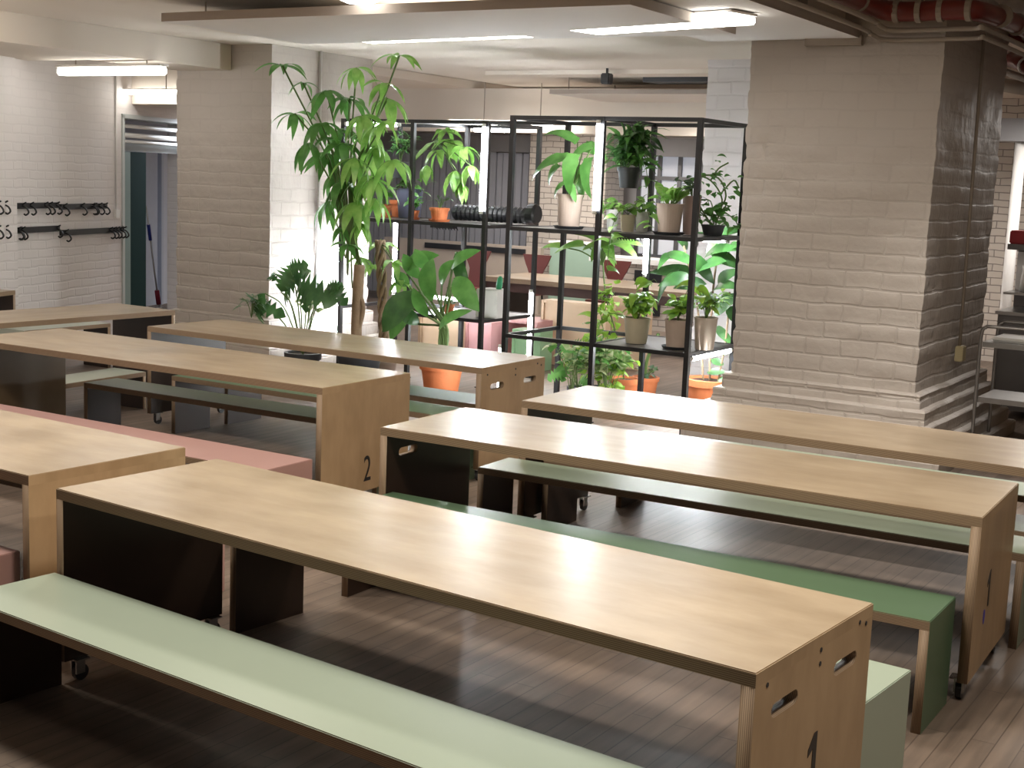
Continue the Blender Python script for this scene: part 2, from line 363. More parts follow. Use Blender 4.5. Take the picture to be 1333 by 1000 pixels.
bm = nb()
box(bm, sd-.03, sd+.02, -.015, .36, 0, zd+.03); box(bm, sd-.03, sd+1.8, -.015, .36, zd-.01, zd+.035)
o = struct('trim_2', bm, plain('pale_door_frame', (.5, .52, .5), .5)); o.matrix_world = WM
M_corr = plain('corridor_paint', (.62, .68, .82), .6)
bm = nb(); box(bm, 1.2, 6.5, 1.6, 1.7, 0, 2.9); o = struct('wall_corridor', bm, M_corr); o.matrix_world = WM
# dark green leaf of the open door, standing into the corridor
sg0 = on_wall(170, 300, -.12)[0]; sg1 = on_wall(190, 300, -.12)[0]
bm = nb(); box(bm, sg0, sg1, .12, .17, 0, zd-.365); o = struct('door_1', bm, plain('dark_green_door', (.008, .024, .022), .8)); o.matrix_world = WM
o.data.materials[0].node_tree.nodes['Principled BSDF'].inputs['Specular IOR Level'].default_value = .1
bm = nb(); box(bm, sd+.025, sg0-.002, .12, .17, 0, zd-.365); o = struct('door_2', bm, plain('green_grey_jamb', (.16, .22, .2), .4)); o.matrix_world = WM
bm = nb(); s0, _ = on_wall(208, 200, -1.6); _, zt = on_wall(210, 202, -1.6); box(bm, s0, s0+1.1, 1.56, 1.6, 0, zt)
o = struct('door_3', bm, plain('pale_blue_door', (.72, .77, .9), .45)); o.matrix_world = WM
bm = nb(); box(bm, s0-.06, s0, 1.54, 1.6, 0, zt+.06); box(bm, s0, s0+1.2, 1.54, 1.6, zt, zt+.06); o = struct('trim_3', bm, M_corr); o.matrix_world = WM
bm = nb(); box(bm, sd+.021, sd+1.75, .2, .26, zd-.36, zd-.24); o = struct('trim_4', bm, plain('grey_lintel', (.36, .38, .38), .4)); o.matrix_world = WM

# pipes in the door head
for i, (yy, r) in enumerate(((162, .022), (174, .028), (182, .018))):
    s, z = on_wall(166, yy+1, -.12)
    bm = nb(); tube(bm, [WP(sd+.025, -.10-.0*i, z-.01), WP(sd+1.7, -.10, z-.01)], r, 10)
    tag(link('door_head_pipe', bm, M_white, smooth=True), ['pale pipe across the doorway, topmost of three under the lintel', 'thickest pale pipe across the doorway, between two thinner ones', 'lowest thin pale pipe across the doorway'][i], 'pipe', 'pipes across the doorway')
# wall conduit and switch on the left wall
s, z0_ = on_wall(150, 278); _, z1_ = on_wall(148, 125)
t = thing('light_switch', 'small pale switch box on thin conduit beside the doorway', 'switch', WP(s, .0, z0_))
bm = nb(); box(bm, -.04, .04, -.035, -.002, -.045, .045); o = link('switch_box', bm, M_white, t); o.matrix_parent_inverse = Matrix(); o.rotation_euler = (0, 0, math.atan2(WD.y, WD.x))
bm = nb(); tube(bm, [WN*.012+V(0, 0, .045), WN*.012+V(0, 0, z1_-z0_+.5)], .010, 8); link('conduit', bm, M_white, t, smooth=True)

# ------------------------------------------------------------ coat racks
def coat_rack(pxa, pxb, py, hooks, label):
    s0, z = on_wall(pxa, py); s1, z2 = on_wall(pxb, py+ (pxb-pxa)*.02)
    z = (z+z2)/2
    t = thing('coat_rack', label, 'coat rack', WP(s0, 0, z), math.atan2(WD.y, WD.x), 'black coat racks on the left wall')
    L = s1-s0
    bm = nb(); box(bm, 0, L, -.035, -.003, -.028, .028); link('rail', bm, M_black, t)
    for h in hooks:
        s, _ = on_wall(h, py); x = min(max(s-s0, .02), L-.02)
        bm = nb(); tube(bm, smooth_path([(x, -.035, .0), (x, -.08, -.02), (x, -.10, -.06), (x, -.07, -.085), (x, -.05, -.075)], 3), .009, 6)
        tube(bm, [(x, -.035, .015), (x, -.075, .035)], .008, 6); link('hook', bm, M_black, t, smooth=True)
coat_rack(-24, 4, 266, [-18, -8, 1], 'short end of the upper black coat rack cut by the left frame edge')
coat_rack(17, 73, 267, [25, 35, 54, 60, 69], 'black coat rack in the upper row, left one near the wall pier')
coat_rack(76, 136, 268, [79, 102, 116, 118, 125, 132], 'black coat rack in the upper row, nearest the doorway')
coat_rack(-24, 5, 298, [-18, -8, 2], 'short end of the lower black coat rack cut by the left frame edge')
coat_rack(17, 74, 298, [18, 20, 24, 70], 'black coat rack in the lower row, left one near the wall pier')
coat_rack(77, 158, 300, [81, 139, 144, 148, 153, 157], 'long black coat rack in the lower row, nearest the doorway')
# mop leaning in the corridor
(sa, za), (sb_, zb_) = on_wall(190, 268, -1.0), on_wall(206, 392, -1.0)
def mopp(z): f = (z-zb_)/(za-zb_); return WP(sb_+(sa-sb_)*f, -1.0, z)
base = mopp(0.0); fz = lambda py: zb_+(za-zb_)*(392-py)/(392-268)
t = thing('mop', 'mop with blue grip and red collar leaning in the doorway passage', 'mop', base)
bm = nb(); tube(bm, [mopp(.1)-base, mopp(za)-base], .011, 8); link('handle', bm, M_white, t, smooth=True)
bm = nb(); tube(bm, [mopp(fz(312))-base, mopp(fz(292))-base], .022, 8); link('grip', bm, plain('blue_grip', (.03, .05, .35), .4), t, smooth=True)
bm = nb(); tube(bm, [mopp(fz(396))-base, mopp(fz(378))-base], .03, 8); link('collar', bm, plain('red_mop', (.5, .05, .08), .7), t, smooth=True)
bm = nb(); lathe(bm, [(0, .0), (.12, .005), (.10, .05), (.04, .1), (0, .12)], 12); link('mop_head', bm, M_white, t, smooth=True)

# ------------------------------------------------------------ suspended ceiling panels and lamps
def ceiling_panel(x0, x1, y0, y1, z, th, label, zc, rods=True):
    t = thing('ceiling_panel', label, 'ceiling panel', ((x0+x1)/2, (y0+y1)/2, z))
    w_, d_ = (x1-x0)/2, (y1-y0)/2
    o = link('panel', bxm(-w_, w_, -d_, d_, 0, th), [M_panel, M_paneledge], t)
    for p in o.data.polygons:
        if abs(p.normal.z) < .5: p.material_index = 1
    if rods:
        for sx in (-1, 1):
            for sy in (-1, 1):
                bm = nb(); tube(bm, [(sx*w_*.85, sy*d_*.8, th), (sx*w_*.85, sy*d_*.8, zc-z)], .006, 6); link('hanger', bm, M_grey, t)
pn = PZ(210, 28, 2.97); pr = PZ(895, 27, 2.97)
ceiling_panel(pn.x, pr.x, pn.y, PZ(480, 53, 2.97).y+.12, 2.97, .06, 'large white acoustic panel hung below the ceiling over the seating', 3.119)
q0 = PY(733, 110, 14.0); q1 = PY(925, 107, 14.0)
ceiling_panel(q0.x, q1.x+.4, 13.7, 15.1, PY(733, 122, 13.7).z, .05, 'white panel hung beyond the shelf in front of the dark gap', 3.2)

def tube_lamp(p0, p1, r, mat, name, label, cat, group, w_=.09, house=True, zc=None):
    p0 = Vector(p0); p1 = Vector(p1); c = (p0+p1)/2; d = (p1-p0); L = d.length
    t = thing(name, label, cat, c, math.atan2(d.y, d.x), group)
    L -= .04
    bm = nb(); box(bm, -L/2, L/2, -w_/2, w_/2, -r, r*.6); bmesh.ops.bevel(bm, geom=bm.edges[:], offset=r*.3, segments=2, affect='EDGES'); link('diffuser', bm, mat, t)
    bm = nb(); box(bm, -L/2-.02, L/2+.02, -w_*.45, w_*.45, r*.6, r*1.1); link('housing', bm, M_panel, t)
    if zc:
        for s_ in (-.35, .35):
            bm = nb(); tube(bm, [(L*s_, 0, r*1.1), (L*s_, 0, zc-c.z)], .006, 6); link('hanger', bm, M_grey, t)
Yl = PZ(600, 48, 2.97).y
zl = 3.0
a = PZ(470, 50, zl); b_ = PZ(692, 42, zl)
tube_lamp((a.x, a.y+.05, zl), (b_.x, b_.y, zl), .03, M_fluo, 'strip_light', 'long lit strip lamp along the far edge of the big panel, left one', 'ceiling light', 'strip lights behind the big panel', .14, zc=3.119)
a = PZ(757, 37, zl); b_ = PZ(977, 25, zl)
tube_lamp((a.x, a.y, zl), (b_.x, b_.y-.1, zl), .03, M_fluo, 'strip_light', 'long lit strip lamp next to the right brick pillar', 'ceiling light', 'strip lights behind the big panel', .3, zc=3.04)
a = PY(76, 92, 8.96); b_ = PY(214, 88, 8.96)
tube_lamp((a.x+.02, 8.96, a.z), (b_.x, 8.96, a.z+.0), .045, M_fluo, 'strip_light', 'bright rounded strip lamp above the coat rack wall', 'ceiling light', 'strip lights near the coat rack wall', .12, zc=3.1)
a = PY(118, 110, 10.6); b_ = PY(236, 107, 10.6)
tube_lamp((a.x, 10.6, 2.72), (b_.x, 10.6, 2.72), .028, M_fluo, 'strip_light', 'dimmer strip lamp over the doorway, partly behind the left pillar', 'ceiling light', 'strip lights near the coat rack wall', .1, zc=3.1)
a = PY(635, 168, 15.0); b_ = PY(680, 172, 14.2)
tube_lamp((a.x, 14.6, 2.6), (b_.x+.2, 14.6, 2.6), .03, M_fluo, 'strip_light', 'small strip lamp seen through the shelf under the bulkhead', 'ceiling light', None, .1, zc=3.2)
# dome lamp near the near edge of the panel
p = PZ(448, 5, 3.0)
t = thing('dome_light', 'round glowing dome lamp at the near edge of the big panel', 'ceiling light', (p.x, pn.y-.12, 3.05))
bm = nb(); lathe(bm, [(0, -.035), (.08, -.028), (.125, -.01), (.14, .01), (.14, .03), (0, .03)], 24); link('diffuser', bm, M_fluo, t, smooth=True)
bm = nb(); lathe(bm, [(0, .03), (.15, .03), (.15, .05), (.02, .06), (.012, .065), (.012, .068), (0, .07)], 20); link('housing', bm, M_panel, t, smooth=True)

# ------------------------------------------------------------ tables and benches
def plate_mesh(outer, holes, th, name):
    """upright board: outline with cut-outs in the (y, z) plane, thickness th along x from 0 inwards"""
    cu = bpy.data.curves.new(name, 'CURVE'); cu.dimensions = '2D'; cu.fill_mode = 'BOTH'; cu.extrude = th/2; cu.bevel_depth = 0
    for poly in [outer]+holes:
        s = cu.splines.new('POLY'); s.points.add(len(poly)-1); s.use_cyclic_u = True
        for p, q in zip(s.points, poly): p.co = (q[0], q[1], 0, 1)
    ob = bpy.data.objects.new(name, cu); COL.objects.link(ob)
    dg = bpy.context.evaluated_depsgraph_get(); dg.update()
    me = bpy.data.meshes.new_from_object(ob.evaluated_get(dg))
    bpy.data.objects.remove(ob); bpy.data.curves.remove(cu)
    bm = nb(); bm.from_mesh(me); bpy.data.meshes.remove(me)
    # (u, v, w) -> (w, u, v)
    bmesh.ops.transform(bm, matrix=Matrix(((0, 0, 1, 0), (1, 0, 0, 0), (0, 1, 0, 0), (0, 0, 0, 1))), verts=bm.verts)
    bmesh.ops.remove_doubles(bm, verts=bm.verts, dist=1e-5)
    return bm
def slot(cy, cz, w_, h_):
    pts = []; r = h_/2
    for k in range(7): a = -math.pi/2+math.pi*k/6; pts.append((cy+w_/2-r+r*math.cos(a), cz+r*math.sin(a)))
    for k in range(7): a = math.pi/2+math.pi*k/6; pts.append((cy-w_/2+r+r*math.cos(a), cz+r*math.sin(a)))
    return pts
def face_slots(o, axis):
    for p in o.data.polygons:
        n = p.normal; p.material_index = 0 if abs(n[axis]) > .7 else 1
def board_unit(name, label, cat, px, py, rz, L, W, H, th, mats, group, zb=0.0, slots=(), number=None, screws=False, casters=(), sticker=False, side_names='side_panel', inner=None):
    """waterfall table or bench; local origin at its near-left foot"""
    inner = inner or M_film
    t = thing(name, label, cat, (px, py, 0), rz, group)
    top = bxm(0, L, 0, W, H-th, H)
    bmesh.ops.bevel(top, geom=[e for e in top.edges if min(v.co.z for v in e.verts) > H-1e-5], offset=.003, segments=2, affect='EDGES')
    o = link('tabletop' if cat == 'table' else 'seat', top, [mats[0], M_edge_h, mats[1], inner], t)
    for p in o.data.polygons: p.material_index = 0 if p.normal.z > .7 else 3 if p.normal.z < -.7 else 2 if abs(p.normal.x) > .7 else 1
    for side in (0, 1):
        hs = []
        if side in slots:
            hs = [slot(W*.24, H-.135, .165, .042), slot(W*.76, H-.135, .165, .042)]
        bm = plate_mesh([(0, zb), (W, zb), (W, H-th), (0, H-th)], hs, th, 'board')
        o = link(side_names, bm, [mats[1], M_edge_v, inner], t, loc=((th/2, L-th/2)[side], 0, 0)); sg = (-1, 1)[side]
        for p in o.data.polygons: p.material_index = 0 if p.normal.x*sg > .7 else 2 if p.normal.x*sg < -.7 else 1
        if side == 1 and screws:
            for y_, z_ in ((.07, H-.05), (W*.52, H-.045), (W*.52, H-.085), (W-.10, H-.035), (W-.05, H-.05)):
                b2 = nb(); lathe(b2, [(0, 0), (.007, 0), (.007, .0015), (0, .0015)], 10)
                bmesh.ops.transform(b2, matrix=Matrix.Translation((L+.0002, y_, z_)) @ Matrix.Rotation(math.pi/2, 4, 'Y'), verts=b2.verts); link('screw', b2, M_dark, t)
        if side == 1 and number:
            ch, y_, z_, sz = number
            if ch == '1':
                bm = nb(); hgt = sz*.75; pts = [(.0, 0), (.026, 0), (.026, hgt), (.004, hgt), (-.032, hgt-.04), (-.032, hgt-.062), (.0, hgt-.045)]
                fr = [bm.verts.new((L+.0013, y_+a, z_+b)) for a, b in pts]; bk = [bm.verts.new((L+.0002, y_+a, z_+b)) for a, b in pts]
                bm.faces.new(fr); bm.faces.new(bk[::-1])
                for k in range(len(pts)): bm.faces.new((fr[k], bk[k], bk[(k+1) % len(pts)], fr[(k+1) % len(pts)]))
                link('stencil_number', bm, M_black, t)
            else:
                fc = bpy.data.curves.new('num', 'FONT'); fc.body = ch; fc.size = sz; fc.extrude = .0006
                fo = bpy.data.objects.new('num', fc); COL.objects.link(fo); dg = bpy.context.evaluated_depsgraph_get(); dg.update()
                me = bpy.data.meshes.new_from_object(fo.evaluated_get(dg)); bpy.data.objects.remove(fo); bpy.data.curves.remove(fc)
                me.name = 'stencil_number'; me.materials.append(M_black)
                no_ = bpy.data.objects.new('stencil_number', me); COL.objects.link(no_); no_.parent = t
                no_.matrix_local = Matrix.Translation((L+.0012, y_, z_)) @ Matrix(((0, 0, 1, 0), (.72, 0, 0, 0), (0, 1, 0, 0), (0, 0, 0, 1)))
        if side == 1 and sticker:
            b2 = nb(); lathe(b2, [(0, 0), (.016, 0), (.016, .001), (0, .001)], 20)
            bmesh.ops.transform(b2, matrix=Matrix.Translation((L+.0005, sticker[0], sticker[1])) @ Matrix.Scale(1.9, 4, (0, 0, 1)) @ Matrix.Rotation(math.pi/2, 4, 'Y'), verts=b2.verts)
            s_ = link('sticker', b2, plain('blue_sticker', (.05, .04, .4), .4), t); s_['label'] = 'blue oval sticker'
    for sx, sy in casters:
        cx = (.04, L-.04)[sx]; cy = (.06, W-.06)[sy]
        c = bpy.data.objects.new('caster', None)
        b2 = nb(); box(b2, cx-.035, cx+.035, cy-.03, cy+.03, zb+.0, zb+.006); box(b2, cx-.018, cx-.012, cy-.02, cy+.02, zb-.055, zb); box(b2, cx+.012, cx+.018, cy-.02, cy+.02, zb-.055, zb)
        c = link('caster', b2, M_chrome, t)
        b2 = nb(); tube(b2, [(cx-.011, cy+.01, .031), (cx+.011, cy+.01, .031)], .031, 18); link('wheel', b2, M_rubber, c, smooth=False)
    return t
WOOD = (M_topface, M_sideface)
def paint(n, c, r=.35): return plain(n, c, r, var=.03, scale=3)
P_mint = paint('pale_mint_laminate', (.385, .455, .365)); P_dgreen = paint('dark_green_laminate', (.10, .17, .095)); P_pink = paint('dusty_pink_laminate', (.45, .27, .245))
P_sage = paint('sage_laminate', (.30, .36, .27)); P_green = paint('mid_green_laminate', (.17, .25, .15)); P_pale = paint('pale_grey_green_laminate', (.52, .55, .46))
D2 = math.radians
TB = 'plywood tables in the seating area'; BB = 'painted benches between the tables'
AC = ((0, 0), (0, 1), (1, 0), (1, 1))
def table(label, x, y, a, L, W, **k): return board_unit('plywood_table', label, 'table', x, y, D2(a), L, W, .75, .04, WOOD, TB, zb=.085, casters=AC, **k)
def bench(label, x, y, a, L, W, c, **k): return board_unit('painted_bench', label, 'bench', x, y, D2(a), L, W, .43, .036, (c, c), BB, **k)
table('front plywood table marked 1 with two slot handles in its right end', -4.023, 3.339, -4.07, 2.853, .784, slots=(1,), screws=True, number=('1', .40, .30, .22))
table('plywood table marked 2 behind the pink bench', -7.957, 5.822, 1.32, 3.084, .86, number=('2', .40, .145, .22), inner=M_film_lit)
table('plywood table below the leafy tree, its right end has two slot handles', -7.70, 7.25, .2, 3.0, .80, slots=(1,), screws=True)
table('plywood table on casters with a blue oval sticker on its right end', -3.914, 5.171, 2.05, 2.795, .772, slots=(0,), number=('1', .27, .33, .20), sticker=(.22, .30))
table('plywood table in front of the right brick pillar, running out of frame', -3.844, 6.353, .93, 2.896, .774)
table('plywood table at the left frame edge, in front of the long pink bench', -7.157, 3.523, -2.28, 2.896, .796)
# table crossing the left background (its long side runs away from the camera)
t7n = V(-8.417, 8.236, 0); t7l = V(-8.479, 6.542, 0); ang7 = math.atan2((t7n-t7l).y, (t7n-t7l).x)
p7 = t7n - (t7n-t7l).normalized()*2.9
table('plywood table turned crosswise at the far left by the coat rack wall', p7.x, p7.y, math.degrees(ang7), 2.9, .74)
t8 = PZ(20, 378, .75)
dw = (t8-WA).dot(WN); w8 = min(.36, dw-.06); o8 = t8-WD*2.2
board_unit('plywood_table', 'small plywood table end peeping in at the far left under the coat racks', 'table', o8.x, o8.y, math.atan2(WD.y, WD.x), 2.2, w8, .75, .04, WOOD, TB, zb=.05)
# benches
bench('pale mint bench nearest the camera', -4.056, 2.936, -4.68, 2.774, .395, P_mint)
bench('pale mint bench tucked under the far side of the front table', -3.91, 4.145, -4.6, 2.79, .40, P_mint)
bench('dark green bench in the middle between the two right tables', -3.868, 4.843, .56, 2.684, .382, P_dgreen)
bench('sage bench tucked under the table with the blue sticker', -3.875, 5.985, 2.3, 2.774, .33, P_sage)
bench('dark bench under the near side of the table by the right brick pillar', -3.75, 6.46, 1.2, 2.70, .36, P_green)
bench('sage bench under the far side of the table by the right brick pillar', -3.70, 7.27, 1.4, 2.774, .36, P_sage)
bench('long dusty pink bench in front of the table marked 2', -7.416, 5.121, .74, 2.774, .39, P_pink)
bench('dusty pink bench end at the left frame edge', -7.14, 3.13, -1.5, 2.774, .38, P_pink)
bench('dusty pink bench tucked behind the left frame edge table', -7.02, 4.20, .6, 2.69, .33, P_pink)
bench('sage bench tucked behind the table marked 2', -7.48, 6.455, 1.47, 2.53, .31, P_sage)
bench('green bench under the near side of the table below the tree', -7.31, 7.12, .2, 2.52, .36, P_green)
bench('green bench under the far side of the table below the tree', -7.30, 7.66, .2, 2.50, .38, P_green)
b7 = PZ(190, 484, .30)
board_unit('painted_bench', 'low pale grey green bench beside the crosswise table', 'bench', b7.x-2.5*math.cos(D2(94.5)), b7.y-2.5*math.sin(D2(94.5)), D2(94.5), 2.5, .34, .30, .036, (P_pale, P_pale), BB)
b8 = PZ(144, 421, .43)
bench('pale bench standing behind the crosswise table', b8.x+.0, b8.y-1.0, 90, 1.0, .34, P_pale)

# ------------------------------------------------------------ plant shelves
SX, SY, CX, CY = -6.086, 9.742, .842, .92
Z1, Z2, Z3 = .66, 1.56, 2.47
def node(i, j): return V(SX+CX*i, SY+CY*j, 0)
T = .02
def shelf(name, label, nodes, rails, boards, origin):
    o = node(*origin); t = thing(name, label, 'shelf', o)
    for i, j in nodes:
        p = node(i, j)-o; link('post', bxm(p.x-T, p.x+T, p.y-T, p.y+T, 0, Z3), M_black, t)
        link('foot', bxm(p.x-.03, p.x+.03, p.y-.03, p.y+.03, 0, .008), M_black, t)
    for (a, b, z) in rails:
        p = node(*a)-o; q = node(*b)-o
        if a[1] == b[1]: bm = bxm(p.x+T, q.x-T, p.y-.016, p.y+.016, z-.032, z)
        else: bm = bxm(p.x-.016, p.x+.016, p.y+T, q.y-T, z-.032, z)
        link('rail', bm, M_black, t)
    for (a, z) in boards:
        p = node(*a)-o; link('shelf_board', bxm(p.x+.021, p.x+CX-.021, p.y+.021, p.y+CY-.021, z-.02, z-.004), M_steeld, t)
    return t
rl = []
for z in (Z1, Z2, Z3):
    for j in (0, 1):
        for i in (0, 1): rl.append(((i, j), (i+1, j), z))
    for i in (0, 1, 2): rl.append(((i, 0), (i, 1), z))
shelf('plant_shelf', 'black steel plant shelf standing beside the right brick pillar', [(i, j) for i in range(3) for j in range(2)], rl, [((0, 0), Z2), ((1, 0), Z2), ((1, 0), Z1)], (0, 0))
rl = []
for z in (Z1-.02, Z2-.04, Z3):
    for j in (1, 2):
        for i in (-3, -2): rl.append(((i, j), (i+1, j), z))
    for i in (-3, -2, -1): rl.append(((i, 1), (i, 2), z))
rl.append(((-1, 1), (0, 1), Z3-.0))
rl = [r for r in rl if not (r[0] == (-3, 1) and r[1] == (-2, 1) and r[2] < 1)]
shelf('plant_shelf', 'black steel plant shelf standing behind the tall tree', [(i, j) for i in (-3, -2, -1) for j in (1, 2)], rl,
      [((-3, 1), Z2-.04), ((-2, 1), Z2-.04), ((-2, 1), Z1-.02)], (-3, 1))
ZL2 = Z2-.04; ZL1 = Z1-.02
def grow_light(a, b, label, r=.017):
    a = Vector(a); b = Vector(b); d = (b-a).normalized()
    t = thing('grow_light', label, 'grow light', a, 0, 'lit tubes on the plant shelves')
    bm = nb(); tube(bm, [d*.03, (b-a)-d*.03], r, 12); link('tube', bm, M_led, t, smooth=True)
    for p, q in ((V(0, 0, 0), d*.03), ((b-a)-d*.03, b-a)):
        bm = nb(); tube(bm, [p, q], r*1.1, 10); link('end_cap', bm, M_white, t, smooth=True)
def vlight(i, j, z0, z1, dx, dy, label): n = node(i, j); grow_light((n.x+dx, n.y+dy, z0), (n.x+dx, n.y+dy, z1), label)
g = .04
vlight(-1, 1, 1.62, Z3-.03, -.02, -g, 'upright lit tube at the upper right of the shelf behind the tree')
vlight(1, 0, 1.70, Z3-.03, -.02, -g, 'longest upright lit tube on the front middle post of the right shelf')
vlight(-3, 2, .70, 1.48, .0, -g, 'upright lit tube behind the tree trunks')
vlight(1, 1, 1.16, 1.52, 0, -g, 'short upright lit tube under the middle level of the right shelf')
vlight(-1, 2, .18, .88, 0, -g, 'upright lit tube low between the two shelves')
vlight(0, 0, .02, .56, -g, 0, 'low lit tube at the front left foot of the right shelf')
vlight(-3, 1, .25, 1.25, -.05, g, 'upright lit tube low beside the left pillar behind the tree trunk')
n0 = node(2, 0); n1 = node(2, 1)
grow_light((n0.x+.0, n0.y+.05, Z1-.05), (n1.x+.0, n1.y-.05, Z1-.05), 'level lit tube under the lower level beside the pillar', .02)
n0 = node(-3, 1); n1 = node(-2, 1)
grow_light((n0.x+.02, n0.y-.0, Z3-.05), (n1.x-.16, n1.y-.0, Z3-.05), 'level lit tube under the top left rail among the tree leaves', .02)
n0 = node(-2, 2); n1 = node(-1, 2)
grow_light((n0.x+.05, n0.y, Z3-.05), (n0.x+.55, n0.y, Z3-.05), 'level lit tube behind the drooping branch at the top of the left shelf')
grow_light((n0.x-.35, n0.y-.1, Z1+.06), (n0.x+.05, n0.y-.1, Z1+.06), 'level lit tube behind the big floor plant leaves')
grow_light((node(1, 1).x+.1, node(1, 1).y-.0, Z2-.05), (node(2, 1).x-.1, node(2, 1).y-.0, Z2-.05), 'level lit tube under the middle level at the back of the right shelf')
grow_light((node(0, 1).x+.9, node(0, 1).y-.0, Z1-.05), (node(2, 1).x-.1, node(2, 1).y-.0, Z1-.05), 'level lit tube under the lower level at the back of the right shelf')

# ------------------------------------------------------------ plants
rnd = random.Random(11)
def leaf(bm, base, tip, width, sag=.15, kind='ell', n=7, fold=.18, up=None, split=False):
    base = Vector(base); tip = Vector(tip); d = tip-base; L = d.length; dn = d.normalized()
    upv = up or V(rnd.uniform(-.4, .4), rnd.uniform(-.7, .0), 1)
    side = dn.cross(upv)
    if side.length < .05: side = dn.cross(V(1, .2, 0))
    side.normalize(); nor = side.cross(dn).normalized()
    rows = []
    for i in range(n+1):
        t = i/n
        if kind == 'ell': w_ = math.sin(math.pi*min(1, t*.97+.03))**.75
        elif kind == 'lance': w_ = (math.sin(math.pi*t**.75))**.9
        elif kind == 'heart': w_ = (1-t)**.55*(1 if t > .12 else .72)*1.05
        elif kind == 'paddle': w_ = math.sin(math.pi*min(1, t*.9+.08))**.45
        else: w_ = math.sin(math.pi*t)**.6
        w_ = max(w_, .02)*width/2
        arch = nor*(sag*L*4*t*(1-t)) + V(0, 0, -sag*L*.5*t*t)
        c = base+d*t+arch
        wl = wr = w_
        if kind == 'monstera':
            if i % 2 == 1 and 1 < i < n-1: wl = w_*.32; wr = w_*.38
            elif i > 1: wl *= 1.12; wr *= 1.12
        f = nor*(fold*w_)
        rows.append((bm.verts.new(c-side*wl+f), bm.verts.new(c), bm.verts.new(c+side*wr+f)))
    for a, b in zip(rows, rows[1:]):
        bm.faces.new((a[0], a[1], b[1], b[0])); bm.faces.new((a[1], a[2], b[2], b[1]))
def foliage(bm, mat, t, name='foliage'):
    me = bpy.data.meshes.new(name); bm.to_mesh(me); bm.free(); me.materials.append(M_L[mat])
    for p in me.polygons: p.use_smooth = True
    o = bpy.data.objects.new(name, me); COL.objects.link(o); o.parent = t; return o
def stems(paths, t, r=.005, mat=None, name='stem'):
    bm = nb()
    for p in paths: tube(bm, smooth_path(p, 4), r, 6)
    return link(name, bm, mat or M_stem, t, smooth=True)
def add_pot(t, r, h, mat, saucer=None, rim=True, square=False):
    z0 = .0
    if saucer:
        bm = nb(); lathe(bm, [(0, 0), (r*1.02, 0), (r*1.18, .022), (r*1.12, .022), (r*.98, .006), (0, .006)]); link('saucer', bm, saucer, t, smooth=True); z0 = .0062
    if square:
        bm = nb(); s = r; box(bm, -s, s, -s, s, z0, h)
        f = [f for f in bm.faces if f.normal.z > .9] if False else None
        bmesh.ops.bevel(bm, geom=bm.edges[:], offset=.008, segments=2, affect='EDGES'); link('pot', bm, mat, t)
        return h
    bm = nb(); rr = r*1.06 if rim else r; rh = h*.2 if rim else .01
    lathe(bm, [(0, z0), (r*.74, z0), (r*.78, z0+.01), (r*.97, h-rh), (rr, h-rh), (rr*1.02, h), (r*.93, h), (r*.9, h-.03), (0, h-.03)])
    link('pot', bm, mat, t, smooth=False)
    for p in t.children[-1].data.polygons: p.use_smooth = True
    m = t.children[-1].modifiers.new('edge', 'EDGE_SPLIT'); m.split_angle = .7
    bm = nb(); lathe(bm, [(0, h-.02), (r*.895, h-.022)], 20); link('soil', bm, M_soil, t)
    return h
def pot_at(px0, px1, py_bot, Y=None, z=None):
    """centre, radius of a pot whose base shows between px0 and px1"""
    p = PY((px0+px1)/2, py_bot, Y) if Y else PZ((px0+px1)/2, py_bot, z)
    d = (p-C0).dot(_fw); return p, (px1-px0)/2*d/F_PX
def rosette(t, h, n, L, W, mat, kind='lance', spread=(.3, 1.1), rise=.8, sag=.2, pet=.3):
    bm = nb(); st = []
    for k in range(n):
        a = 2*math.pi*k/n*2.4+rnd.uniform(-.3, .3); e = rnd.uniform(*spread); l = L*rnd.uniform(.7, 1.1)
        d = V(math.cos(a)*math.sin(e), math.sin(a)*math.sin(e), math.cos(e)*rise)
        b0 = V(math.cos(a)*.015, math.sin(a)*.015, h-.02); b1 = b0+d*l*pet
        st.append([b0, b1+V(0, 0, .0)])
        leaf(bm, b1, b1+d*l*(1-pet), W*rnd.uniform(.8, 1.1), sag, kind)
    foliage(bm, mat, t); stems(st, t, .004)
def bushy(t, h, n, R, H, l, w_, mat, kind='ell', nst=6, down=0.0, mat2=None):
    bm = nb(); b2 = nb(); st = []
    tips = []
    for k in range(nst):
        a = rnd.uniform(0, 6.28); rr = R*rnd.uniform(.2, .9)
        p1 = V(math.cos(a)*rr*.4, math.sin(a)*rr*.4, h+H*.5); p2 = V(math.cos(a)*rr, math.sin(a)*rr, h+H*rnd.uniform(.5, 1)-down)
        st.append([V(0, 0, h-.02), p1, p2]); tips.append((p1, p2))
    for k in range(n):
        p1, p2 = rnd.choice(tips); f = rnd.uniform(0, 1); b = p1.lerp(p2, f)+V(rnd.uniform(-1, 1), rnd.uniform(-1, 1), rnd.uniform(-1, 1))*R*.25
        a = rnd.uniform(0, 6.28); d = V(math.cos(a), math.sin(a), rnd.uniform(-.7, .7)).normalized()
        leaf(b2 if (mat2 and k % 3 == 0) else bm, b, b+d*l*rnd.uniform(.6, 1.1), w_*rnd.uniform(.7, 1.1), .12, kind, n=5)
    foliage(bm, mat, t); stems(st, t, .004)
    if mat2: foliage(b2, mat2, t)
    else: b2.free()
